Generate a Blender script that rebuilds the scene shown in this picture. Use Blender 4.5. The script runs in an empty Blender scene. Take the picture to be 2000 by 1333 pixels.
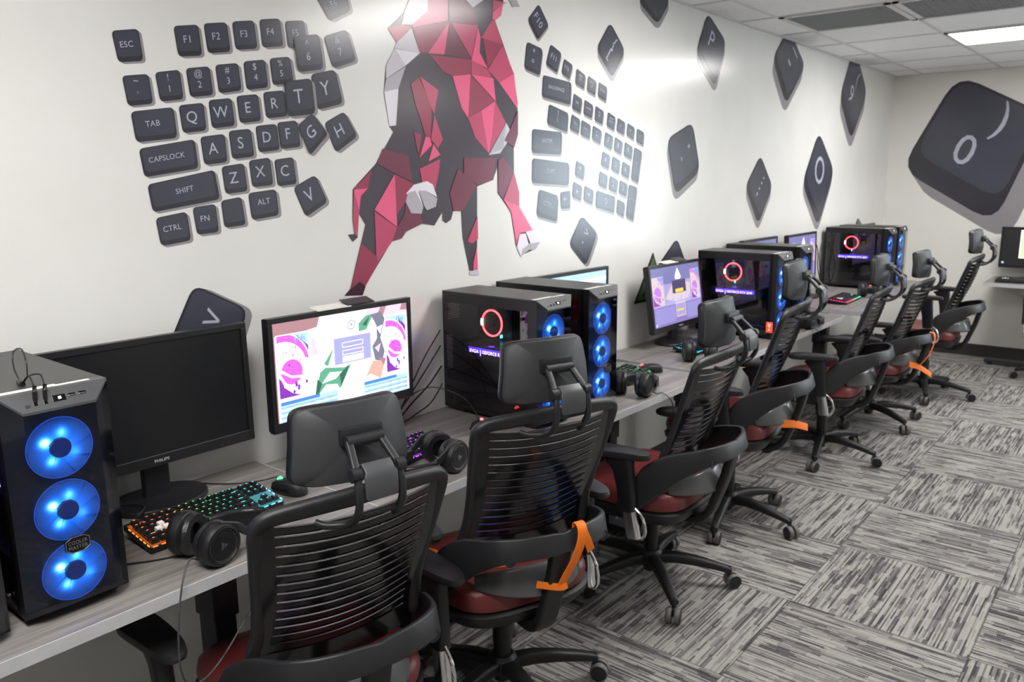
import bpy, bmesh, math, random
from mathutils import Vector, Matrix
random.seed(7)
C = bpy.context.scene.collection
PI = math.pi
V = Vector

LIGHT_PANEL, SKY, EXPOSURE = 17.0, 8.5, 0.55
# ------------------------------------------------------------------ measured room (metres)
# x runs along the mural wall, y points at the mural wall (wall face y = 0), z is up
H = 2.5157            # ceiling
X1 = 8.186            # far wall
TILE = 0.6096
CEIL_X, CEIL_Y = 5.9603, -0.2372
CARPET_X, CARPET_Y = 2.8682, -1.1667

# ------------------------------------------------------------------ materials
def lin(c):
    c = c / 255.0
    return c / 12.92 if c <= 0.04045 else ((c + 0.055) / 1.055) ** 2.4
def rgb(r, g, b): return (lin(r), lin(g), lin(b), 1.0)

class NT:
    def __init__(s, m):
        s.t = m.node_tree; s.n = s.t.nodes
    def add(s, typ, **kw):
        n = s.n.new(typ)
        for k, v in kw.items():
            if k == 'ins':
                for kk, vv in v.items():
                    if isinstance(vv, bpy.types.NodeSocket): s.t.links.new(vv, n.inputs[kk])
                    else: n.inputs[kk].default_value = vv
            else: setattr(n, k, v)
        return n
    def math(s, op, a, b=None, c=None):
        ins = {0: a}
        if b is not None: ins[1] = b
        if c is not None: ins[2] = c
        return s.add('ShaderNodeMath', operation=op, ins=ins).outputs[0]
    def link(s, a, b): s.t.links.new(a, b)
    def ramp(s, fac, stops, interp='LINEAR'):
        n = s.add('ShaderNodeValToRGB', ins={0: fac}); cr = n.color_ramp; cr.interpolation = interp
        while len(cr.elements) < len(stops): cr.elements.new(0.5)
        for e, (p, c) in zip(cr.elements, stops): e.position = p; e.color = c
        return n.outputs[0]

MATS = {}
def mat(name, col, rough=0.5, metal=0.0, spec=0.5, vary=0.06, scale=40.0, bump=0.0, bscale=400.0, emit=None, es=0.0, coat=0.0):
    m = bpy.data.materials.new(name); m.use_nodes = True; MATS[name] = m
    g = NT(m); b = g.n['Principled BSDF']
    tc = g.add('ShaderNodeTexCoord')
    nz = g.add('ShaderNodeTexNoise', ins={'Vector': tc.outputs['Object'], 'Scale': scale, 'Detail': 3.0})
    lo = tuple(max(0, c * (1 - vary)) for c in col[:3]) + (1,); hi = tuple(min(1, c * (1 + vary)) for c in col[:3]) + (1,)
    g.link(g.ramp(nz.outputs['Fac'], [(0.3, lo), (0.7, hi)]), b.inputs['Base Color'])
    b.inputs['Roughness'].default_value = rough; b.inputs['Metallic'].default_value = metal
    b.inputs['Specular IOR Level'].default_value = spec
    if coat: b.inputs['Coat Weight'].default_value = coat; b.inputs['Coat Roughness'].default_value = 0.05
    if emit: b.inputs['Emission Color'].default_value = emit; b.inputs['Emission Strength'].default_value = es
    if bump:
        n2 = g.add('ShaderNodeTexNoise', ins={'Vector': tc.outputs['Object'], 'Scale': bscale, 'Detail': 2.0})
        bp = g.add('ShaderNodeBump', ins={'Strength': bump, 'Distance': 0.002, 'Height': n2.outputs['Fac']})
        g.link(bp.outputs[0], b.inputs['Normal'])
    return m
def glow(name, col, es):
    m = bpy.data.materials.new(name); m.use_nodes = True; MATS[name] = m
    g = NT(m); b = g.n['Principled BSDF']
    b.inputs['Base Color'].default_value = (0.02, 0.02, 0.02, 1); b.inputs['Roughness'].default_value = 0.4
    b.inputs['Emission Color'].default_value = col; b.inputs['Emission Strength'].default_value = es
    return m

M = {}
M['plastic'] = mat('black_plastic', rgb(25, 25, 27), 0.45, bump=0.25, bscale=900)
M['plastic2'] = mat('charcoal_plastic', rgb(37, 37, 40), 0.40, bump=0.25, bscale=900)
M['plate'] = mat('grey_black_shell', rgb(58, 59, 62), 0.40, bump=0.3, bscale=1100)
M['leather'] = mat('black_leather', rgb(27, 27, 30), 0.36, bump=0.5, bscale=260)
M['red_vinyl'] = mat('oxblood_vinyl', rgb(114, 45, 46), 0.34, vary=0.1, scale=8, bump=0.35, bscale=300)
M['chrome'] = mat('chrome', rgb(232, 232, 232), 0.24, metal=1.0, vary=0.02)
M['dark_metal'] = mat('dark_metal', rgb(60, 60, 62), 0.4, metal=0.7)
M['caster'] = mat('grey_caster_tread', rgb(104, 101, 97), 0.45)
M['lumbar'] = mat('grey_lumbar_plastic', rgb(95, 96, 98), 0.22)
M['orange'] = mat('orange_webbing', rgb(247, 122, 18), 0.6, vary=0.08, scale=300)
M['case'] = mat('case_black', rgb(20, 20, 22), 0.36, bump=0.15, bscale=900)
M['case_top'] = mat('case_top_satin', rgb(58, 57, 56), 0.40, bump=0.2, bscale=1200)
M['io'] = mat('io_panel_grey', rgb(74, 74, 77), 0.42)
M['gloss'] = mat('gloss_black', rgb(10, 10, 12), 0.08)
M['inner'] = mat('dark_interior', rgb(16, 16, 19), 0.5)
M['inner2'] = mat('interior_parts', rgb(38, 38, 44), 0.4)
M['mesh_metal'] = mat('vent_grey', rgb(150, 150, 150), 0.4)
M['white'] = mat('white_label', rgb(236, 234, 228), 0.6, vary=0.02)
M['silver'] = mat('silver', rgb(190, 190, 192), 0.25, metal=0.9)
M['bezel'] = mat('bezel_black', rgb(28, 28, 32), 0.35, bump=0.2, bscale=1000)
M['screen_off'] = mat('screen_off', rgb(24, 25, 28), 0.28)
M['desk_edge'] = mat('desk_edge_band', rgb(190, 190, 192), 0.4, vary=0.04)
M['leg'] = mat('desk_leg_charcoal', rgb(46, 48, 54), 0.45)
M['cable'] = mat('cable_black', rgb(26, 26, 27), 0.45)
M['cable_grey'] = mat('cable_grey', rgb(70, 70, 70), 0.45)
M['baseboard'] = mat('baseboard_rubber', rgb(58, 56, 56), 0.5)
M['frame_white'] = mat('white_painted_metal', rgb(215, 215, 215), 0.4, vary=0.02)
M['paint'] = mat('wall_paint', rgb(238, 236, 230), 0.5, vary=0.012, scale=3, bump=0.08, bscale=200)
M['print_key'] = mat('print_key_slate', rgb(70, 71, 84), 0.2, vary=0.05, scale=6, bump=0.05, bscale=150)
M['print_band'] = mat('print_key_dark', rgb(55, 54, 62), 0.2, vary=0.05, scale=6)
M['print_side'] = mat('print_key_side', rgb(150, 146, 150), 0.2, vary=0.05, scale=6)
M['print_text'] = mat('print_legend', rgb(186, 186, 204), 0.25)
for k, c in dict(K=(74, 66, 76), M=(122, 60, 82), R=(158, 62, 90), C=(196, 78, 112), P=(240, 98, 142), L=(212, 206, 216), W=(236, 231, 240), G=(184, 180, 190), D=(72, 40, 54)).items():
    M['bull_' + k] = mat('print_bull_' + k, rgb(*c), 0.2, vary=0.05, scale=5)
M['led_white'] = glow('led_white', (1, 1, 1, 1), 6)
M['led_red'] = glow('led_red', (1, 0.05, 0.06, 1), 7)
M['led_cyan'] = glow('led_cyan', (0.1, 0.8, 1, 1), 3)
M['led_violet'] = glow('gpu_text_violet', (0.28, 0.22, 1.0, 1), 9)
M['led_violet_dim'] = glow('gpu_glow_violet', (0.08, 0.03, 1.0, 1), 1.6)
M['led_blue'] = glow('led_blue', (0.03, 0.12, 1.0, 1), 1.2)
M['rim_blue'] = glow('fan_rim_blue', (0.01, 0.10, .8, 1), 0.5)
M['tab'] = mat('adjuster_grey', rgb(74, 75, 78), 0.42)
M['slat'] = mat('back_slat_plastic', rgb(22, 22, 24), 0.16)
M['mouse_red'] = glow('mouse_red', (1, 0.12, 0.08, 1), 1.6)
M['mouse_green'] = glow('mouse_green', (0.1, 1, 0.4, 1), 1.2)
M['underglow'] = glow('under_violet', (0.3, 0.05, 0.9, 1), 0.8)

def pane_material(name, tint, gloss_min):
    # smoked acrylic: tinted see-through sheet with a clear reflection
    m = bpy.data.materials.new(name); m.use_nodes = True; MATS[name] = m
    g = NT(m); out = g.n['Material Output']; g.n.remove(g.n['Principled BSDF'])
    tr = g.add('ShaderNodeBsdfTransparent', ins={'Color': tint})
    gl = g.add('ShaderNodeBsdfGlossy', ins={'Color': (1, 1, 1, 1), 'Roughness': 0.03})
    geo = g.add('ShaderNodeNewGeometry')   # Schlick reflectance, the same from both faces of the sheet
    dt = g.add('ShaderNodeVectorMath', operation='DOT_PRODUCT', ins={0: geo.outputs['Normal'], 1: geo.outputs['Incoming']})
    c1 = g.math('SUBTRACT', 1.0, g.math('ABSOLUTE', dt.outputs['Value']))
    f2 = g.math('ADD', g.math('MULTIPLY', g.math('POWER', c1, 5.0), 0.95), 0.045 + gloss_min)
    mx = g.add('ShaderNodeMixShader', ins={0: f2, 1: tr.outputs[0], 2: gl.outputs[0]})
    g.link(mx.outputs[0], out.inputs[0]); return m
M['smoked'] = pane_material('smoked_acrylic', (0.70, 0.71, 0.74, 1), 0.02)
M['smoked_front'] = pane_material('smoked_front', (0.80, 0.82, 0.86, 1), 0.0)
M['window_glass'] = pane_material('window_glass', (0.95, 0.97, 0.97, 1), 0.0)

def fan_material():
    # four LEDs sit round the hub and shine outward through clear blades
    m = bpy.data.materials.new('fan_blade_blue'); m.use_nodes = True
    g = NT(m); b = g.n['Principled BSDF']; tc = g.add('ShaderNodeTexCoord')
    sp = g.add('ShaderNodeSeparateXYZ', ins={0: tc.outputs['Object']})
    x, z = sp.outputs[0], sp.outputs[2]
    r = g.math('SQRT', g.math('ADD', g.math('MULTIPLY', x, x), g.math('MULTIPLY', z, z)))
    base = g.math('MULTIPLY', g.math('POWER', g.math('MAXIMUM', g.math('SUBTRACT', 1.0, g.math('DIVIDE', r, 0.066)), 0.0), 1.3), 1.5)
    tot = g.math('ADD', base, 0.16)
    for a in (150, 80, 235, 330):
        dx = g.math('SUBTRACT', x, 0.031 * math.cos(math.radians(a))); dz = g.math('SUBTRACT', z, 0.031 * math.sin(math.radians(a)))
        d2 = g.math('ADD', g.math('MULTIPLY', dx, dx), g.math('MULTIPLY', dz, dz))
        w = {150: 3.2, 80: 1.7, 235: 1.9, 330: 0.8}[a]
        tot = g.math('ADD', tot, g.math('MULTIPLY', g.math('EXPONENT', g.math('MULTIPLY', d2, -9000.0)), w))
    col = g.ramp(g.math('DIVIDE', tot, 4.2), [(0.0, (0.0, 0.04, 0.35, 1)), (0.2, (0.005, 0.16, 1.0, 1)), (0.5, (0.05, 0.42, 1, 1)), (1.0, (0.55, 0.85, 1, 1))])
    g.link(col, b.inputs['Emission Color']); g.link(g.math('MULTIPLY', tot, 0.8), b.inputs['Emission Strength'])
    b.inputs['Base Color'].default_value = (0.02, 0.08, 0.3, 1); b.inputs['Roughness'].default_value = 0.3
    return m
M['fan'] = fan_material()
M['fan_hub'] = mat('fan_hub', rgb(14, 26, 66), 0.4, emit=(0, .03, .3, 1), es=.25)
M['fan_back'] = mat('fan_back_navy_glow', rgb(6, 7, 16), 0.5, emit=(0.0, 0.03, 0.4, 1), es=0.008)  # unlit tray: faint blue emission painted in for the fans' spilled light

def wood_material():
    m = bpy.data.materials.new('grey_oak_laminate'); m.use_nodes = True
    g = NT(m); b = g.n['Principled BSDF']
    geo = g.add('ShaderNodeNewGeometry')
    def nz(sc, detail, rough):
        mp = g.add('ShaderNodeMapping', ins={'Vector': geo.outputs['Position'], 'Scale': sc})
        return g.add('ShaderNodeTexNoise', ins={'Vector': mp.outputs[0], 'Scale': 1.0, 'Detail': detail, 'Roughness': rough}).outputs['Fac']
    f = g.math('ADD', g.math('MULTIPLY', nz((1.8, 34, 34), 6, 0.65), 0.62), g.math('MULTIPLY', nz((3.0, 170, 170), 3, 0.6), 0.38))
    col = g.ramp(f, [(0.28, rgb(88, 84, 81)), (0.45, rgb(120, 115, 112)), (0.56, rgb(144, 139, 135)), (0.74, rgb(168, 163, 159))])
    g.link(col, b.inputs['Base Color']); b.inputs['Roughness'].default_value = 0.42
    bp = g.add('ShaderNodeBump', ins={'Strength': 0.12, 'Distance': 0.001, 'Height': f}); g.link(bp.outputs[0], b.inputs['Normal'])
    return m
M['wood'] = wood_material()

def carpet_material():
    m = bpy.data.materials.new('carpet_tiles'); m.use_nodes = True
    g = NT(m); b = g.n['Principled BSDF']; geo = g.add('ShaderNodeNewGeometry')
    sp = g.add('ShaderNodeSeparateXYZ', ins={0: geo.outputs['Position']})
    X = g.math('DIVIDE', g.math('SUBTRACT', sp.outputs[0], CARPET_X), TILE)
    Y = g.math('DIVIDE', g.math('SUBTRACT', CARPET_Y, sp.outputs[1]), TILE)
    i, j = g.math('FLOOR', X), g.math('FLOOR', Y)
    fx, fy = g.math('FRACT', X), g.math('FRACT', Y)
    par = g.math('FLOORED_MODULO', g.math('ADD', i, j), 2.0)
    def sel(a, c): return g.math('ADD', g.math('MULTIPLY', a, g.math('SUBTRACT', 1.0, par)), g.math('MULTIPLY', c, par))
    across, along = sel(fy, fx), sel(fx, fy)
    tid = g.math('ADD', g.math('MULTIPLY', i, 13.7), g.math('MULTIPLY', j, 71.3))
    def wn(a, bb):
        cv = g.add('ShaderNodeCombineXYZ', ins={0: a, 1: bb, 2: tid})
        return g.add('ShaderNodeTexWhiteNoise', noise_dimensions='3D', ins={'Vector': cv.outputs[0]}).outputs['Value']
    line = g.math('FLOOR', g.math('MULTIPLY', across, 104.0))
    off = wn(line, 3.3)
    seg = g.math('FLOOR', g.math('ADD', g.math('MULTIPLY', along, g.math('ADD', 3.0, g.math('MULTIPLY', off, 7.0))), g.math('MULTIPLY', off, 17.0)))
    v1 = wn(line, seg)
    band = g.math('FLOOR', g.math('MULTIPLY', across, 26.0))
    v2 = wn(g.math('ADD', band, 200.0), g.math('FLOOR', g.math('ADD', g.math('MULTIPLY', along, 6.0), g.math('MULTIPLY', wn(band, 9.1), 11.0))))
    lb = wn(line, 77.0)
    v = g.math('ADD', g.math('ADD', g.math('MULTIPLY', v1, 0.38), g.math('MULTIPLY', v2, 0.27)), g.math('MULTIPLY', lb, 0.35))
    # rib threads along each line, and pile fuzz
    rib = g.math('MULTIPLY', g.math('SINE', g.math('MULTIPLY', along, 560.0)), 0.035)
    nz = g.add('ShaderNodeTexNoise', ins={'Vector': geo.outputs['Position'], 'Scale': 420.0, 'Detail': 2.0})
    v = g.math('ADD', g.math('ADD', v, rib), g.math('MULTIPLY', g.math('SUBTRACT', nz.outputs['Fac'], 0.5), 0.22))
    col = g.ramp(v, [(0.24, rgb(70, 66, 68)), (0.38, rgb(104, 100, 100)), (0.50, rgb(132, 128, 126)), (0.66, rgb(162, 159, 154))])
    ed = g.math('MINIMUM', g.math('MINIMUM', fx, g.math('SUBTRACT', 1.0, fx)), g.math('MINIMUM', fy, g.math('SUBTRACT', 1.0, fy)))
    em = g.math('LESS_THAN', ed, 0.004)
    mx = g.add('ShaderNodeMix', data_type='RGBA', ins={0: g.math('MULTIPLY', em, 0.6), 6: col, 7: rgb(60, 57, 57)})
    g.link(mx.outputs[2], b.inputs['Base Color']); b.inputs['Roughness'].default_value = 0.95; b.inputs['Specular IOR Level'].default_value = 0.15
    bp = g.add('ShaderNodeBump', ins={'Strength': 0.5, 'Distance': 0.003, 'Height': v}); g.link(bp.outputs[0], b.inputs['Normal'])
    return m
M['carpet'] = carpet_material()

def ceiling_material():
    m = bpy.data.materials.new('acoustic_tile'); m.use_nodes = True
    g = NT(m); b = g.n['Principled BSDF']; geo = g.add('ShaderNodeNewGeometry')
    nz = g.add('ShaderNodeTexNoise', ins={'Vector': geo.outputs['Position'], 'Scale': 160.0, 'Detail': 3.0})
    g.link(g.ramp(nz.outputs['Fac'], [(0.33, rgb(232, 232, 233)), (0.45, rgb(247, 247, 248))]), b.inputs['Base Color'])
    b.inputs['Roughness'].default_value = 0.9
    bp = g.add('ShaderNodeBump', ins={'Strength': 0.3, 'Distance': 0.002, 'Height': nz.outputs['Fac']}); g.link(bp.outputs[0], b.inputs['Normal'])
    return m
M['ceiling'] = ceiling_material()

def vinyl_wall():
    # satin wall vinyl with two faint drop seams
    m = bpy.data.materials.new('satin_wall_vinyl'); m.use_nodes = True
    g = NT(m); b = g.n['Principled BSDF']; geo = g.add('ShaderNodeNewGeometry')
    nz = g.add('ShaderNodeTexNoise', ins={'Vector': geo.outputs['Position'], 'Scale': 3.0, 'Detail': 2.0})
    b.inputs['Roughness'].default_value = 0.21
    g.link(g.ramp(nz.outputs['Fac'], [(0.3, rgb(233, 232, 228)), (0.7, rgb(239, 238, 235))]), b.inputs['Base Color'])
    n2 = g.add('ShaderNodeTexNoise', ins={'Vector': geo.outputs['Position'], 'Scale': 150.0, 'Detail': 2.0})
    bp = g.add('ShaderNodeBump', ins={'Strength': 0.05, 'Distance': 0.002, 'Height': n2.outputs['Fac']}); g.link(bp.outputs[0], b.inputs['Normal'])
    return m
M['vinyl'] = vinyl_wall()

def key_backlight(name, stops, es, axis=0):
    m = bpy.data.materials.new(name); m.use_nodes = True
    g = NT(m); b = g.n['Principled BSDF']; tc = g.add('ShaderNodeTexCoord')
    sp = g.add('ShaderNodeSeparateXYZ', ins={0: tc.outputs['Object']})
    f = g.math('ADD', g.math('DIVIDE', sp.outputs[axis], 0.36), 0.5)
    g.link(g.ramp(f, stops), b.inputs['Emission Color']); b.inputs['Emission Strength'].default_value = es
    b.inputs['Base Color'].default_value = (0.02, 0.02, 0.02, 1); return m

# ------------------------------------------------------------------ mesh builder
class MB:
    def __init__(s): s.v = []; s.f = []; s.m = []
    def vert(s, p): s.v.append(V(p)); return len(s.v) - 1
    def face(s, ids, mi=0): s.f.append(tuple(ids)); s.m.append(mi)
    def poly(s, pts, mi=0): s.face([s.vert(p) for p in pts], mi)
    def box(s, c, size, mi=0, bev=0.0, rot=None, taper=1.0):
        bm = bmesh.new(); bmesh.ops.create_cube(bm, size=1.0)
        for v in bm.verts:
            k = taper if v.co.z < 0 else 1.0
            v.co = V((v.co.x * size[0] * k, v.co.y * size[1] * k, v.co.z * size[2]))
        if bev: bmesh.ops.bevel(bm, geom=bm.edges[:], offset=bev, segments=2, profile=0.6, affect='EDGES')
        s.addbm(bm, Matrix.Translation(V(c)) @ (rot.to_4x4() if rot else Matrix()), mi)
    def cube(s, lo, hi, mi=0, bev=0.0):
        s.box([(a + b) / 2 for a, b in zip(lo, hi)], [b - a for a, b in zip(lo, hi)], mi, bev)
    def addbm(s, bm, mt=Matrix(), mi=0):
        o = len(s.v); bm.verts.index_update()
        for v in bm.verts: s.v.append(mt @ v.co)
        for f in bm.faces: s.face([o + v.index for v in f.verts], mi)
        bm.free()
    def ring(s, pts): return [s.vert(p) for p in pts]
    def bridge(s, a, b, mi=0):
        n = len(a)
        for i in range(n): s.face((a[i], a[(i + 1) % n], b[(i + 1) % n], b[i]), mi)
    def sweep(s, path, sec, ref=(0, 0, 1), mi=0, scale=None, closed=False, caps=True):
        path = [V(p) for p in path]; n = len(path); rings = []
        for i, p in enumerate(path):
            a = path[(i - 1) % n] if (closed or i > 0) else p; b = path[(i + 1) % n] if (closed or i < n - 1) else p
            t = (b - a).normalized(); r = V(ref(i, p) if callable(ref) else ref)
            nn = r - t * r.dot(t)
            if nn.length < 1e-5: nn = t.orthogonal()
            nn.normalize(); bb = t.cross(nn); k = scale[i] if scale else (1, 1)
            if not isinstance(k, tuple): k = (k, k)
            rings.append(s.ring([p + nn * (q[0] * k[0]) + bb * (q[1] * k[1]) for q in sec]))
        for i in range(n - 1): s.bridge(rings[i], rings[i + 1], mi)
        if closed: s.bridge(rings[-1], rings[0], mi)
        elif caps: s.face(rings[0][::-1], mi); s.face(rings[-1], mi)
    def tube(s, path, r, mi=0, n=8, closed=False, ref=(0.13, 0.31, 0.94)): s.sweep(path, circ(r, n), ref, mi, closed=closed)
    def lathe(s, prof, c=(0, 0, 0), axis='Z', n=24, mi=0):
        rings = []
        for r, h in prof:
            ps = []
            for k in range(n):
                a = 2 * PI * k / n; x, y = max(r, 1e-5) * math.cos(a), max(r, 1e-5) * math.sin(a)
                q = {'Z': (x, y, h), 'Y': (x, h, -y), 'X': (h, x, y)}[axis]
                ps.append(V(c) + V(q))
            rings.append(s.ring(ps))
        for a, b in zip(rings, rings[1:]): s.bridge(a, b, mi)
        s.face(rings[0][::-1], mi); s.face(rings[-1], mi)
    def prism(s, pts, d, mi=0):
        d = V(d); a = s.ring(pts); b = s.ring([V(p) + d for p in pts])
        s.face(a[::-1], mi); s.face(b, mi); s.bridge(a, b, mi)
    def pillow(s, outline, prof, fn, mi=0):
        # prof: list of (scale, offset); fn(u, v, offset) -> point
        rings = []
        for k, o in prof:
            rings.append(s.ring([fn(u * k, w * k, o) for u, w in outline]))
        for a, b in zip(rings, rings[1:]): s.bridge(a, b, mi)
        s.face(rings[0][::-1], mi); s.face(rings[-1], mi)
    def xf(s, mt):
        s.v = [mt @ v for v in s.v]; return s
    def mesh(s, name, mats, smooth=38):
        me = bpy.data.meshes.new(name); me.from_pydata([tuple(v) for v in s.v], [], s.f)
        for m in mats: me.materials.append(m)
        for p, mi in zip(me.polygons, s.m): p.material_index = mi
        bm = bmesh.new(); bm.from_mesh(me); bmesh.ops.recalc_face_normals(bm, faces=bm.faces[:]); bm.to_mesh(me); bm.free()
        if smooth:
            me.shade_smooth(); me.set_sharp_from_angle(angle=math.radians(smooth))
        me.update(); return me
    def obj(s, name, mats, parent=None, loc=None, rot=None, smooth=38, label=None):
        if not isinstance(mats, (list, tuple)): mats = [mats]
        o = bpy.data.objects.new(name, s.mesh(name, mats, smooth)); C.objects.link(o)
        if parent is not None: o.parent = parent
        if loc is not None: o.location = loc
        if rot is not None: o.rotation_euler = rot
        if label: o['label'] = label
        return o

def circ(r, n=8): return [(r * math.cos(2 * PI * k / n), r * math.sin(2 * PI * k / n)) for k in range(n)]
def rrect(w, h, r, k=3):
    r = min(r, w / 2 - 1e-5, h / 2 - 1e-5); out = []
    for cx, cy, a0 in ((w / 2 - r, h / 2 - r, 0), (-w / 2 + r, h / 2 - r, 90), (-w / 2 + r, -h / 2 + r, 180), (w / 2 - r, -h / 2 + r, 270)):
        for i in range(k + 1):
            a = math.radians(a0 + 90 * i / k); out.append((cx + r * math.cos(a), cy + r * math.sin(a)))
    return out
def spline(pts, n=5, closed=False):
    pts = [V(p) for p in pts]; out = []; N = len(pts)
    for i in range(N if closed else N - 1):
        if closed: p0, p1, p2, p3 = pts[(i - 1) % N], pts[i], pts[(i + 1) % N], pts[(i + 2) % N]
        else: p0, p1, p2, p3 = pts[max(i - 1, 0)], pts[i], pts[i + 1], pts[min(i + 2, N - 1)]
        for k in range(n):
            t = k / n
            out.append(0.5 * (2 * p1 + (p2 - p0) * t + (2 * p0 - 5 * p1 + 4 * p2 - p3) * t * t + (3 * p1 - p0 - 3 * p2 + p3) * t ** 3))
    if not closed: out.append(pts[-1])
    return out

# ------------------------------------------------------------------ scene tree
def tag(o, label, cat, group=None):
    o['label'] = label; o['category'] = cat
    if group: o['group'] = group
    return o
def thing(name, label, cat, loc=(0, 0, 0), rz=0.0, group=None):
    o = bpy.data.objects.new(name, None); C.objects.link(o); o.empty_display_size = 0.05
    o.location = loc; o.rotation_euler = (0, 0, rz); return tag(o, label, cat, group)
def struct(name, mb, mats, smooth=0, parent=None):
    o = mb.obj(name, mats, parent, smooth=smooth)
    if parent is None: o['kind'] = 'structure'
    return o
def dup(root, loc, rz, label, group=None):
    def cp(o, par):
        c = o.copy(); C.objects.link(c); c.parent = par
        for ch in list(o.children): cp(ch, c)
        return c
    r = cp(root, None); r.location = loc; r.rotation_euler = (0, 0, rz); r['label'] = label
    if group: r['group'] = group
    return r
def kid(o, name):
    for c in o.children:
        if c.name.split('.')[0] == name: return c

_txt = {}
def text_shape(s):
    if s in _txt: return _txt[s]
    arrows = {'\u2191': 90, '\u2193': -90, '\u2190': 180, '\u2192': 0}
    if s in arrows:
        a = math.radians(arrows[s]); pts = [(-.5, -.06), (.18, -.06), (.0, -.28), (.1, -.36), (.5, 0), (.1, .36), (.0, .28), (.18, .06), (-.5, .06)]
        _txt[s] = ([(x * math.cos(a) - y * math.sin(a), x * math.sin(a) + y * math.cos(a)) for x, y in pts], [tuple(range(9))], 1.0); return _txt[s]
    cu = bpy.data.curves.new('legend_text', 'FONT'); cu.body = s; cu.size = 1.0; cu.resolution_u = 3; cu.space_character = 1.06
    o = bpy.data.objects.new('legend_text', cu); C.objects.link(o)
    dg = bpy.context.evaluated_depsgraph_get(); dg.update()
    me = bpy.data.meshes.new_from_object(o.evaluated_get(dg))
    vs = [(v.co.x, v.co.y) for v in me.vertices]; fs = [tuple(p.vertices) for p in me.polygons]
    bpy.data.objects.remove(o); bpy.data.curves.remove(cu); bpy.data.meshes.remove(me)
    xs = [x for x, _ in vs] or [0]
    cx = (min(xs) + max(xs)) / 2; k = 1 / 0.73
    small = s in ('.', ',', '_', '-', "'", '"', '`', '^', '~', '*', ':', ';')
    ys = [y for _, y in vs] or [0]; cy = (min(ys) + max(ys)) / 2 if small else 0.365
    _txt[s] = ([((x - cx) * k, (y - cy) * k) for x, y in vs], fs, (max(xs) - min(xs)) * k); return _txt[s]
def put_text(mb, s, fn, h, width=None, mi=0, bold=0.0):
    # fn maps (x, y) in metres on the label plane to a point; h is the capital height
    vs, fs, w = text_shape(s); kx = h if width is None else width / max(w, 1e-4)
    o = len(mb.v)
    for x, y in vs: mb.v.append(V(fn(x * kx, y * h)))
    for f in fs: mb.face([o + i for i in f], mi)
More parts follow.
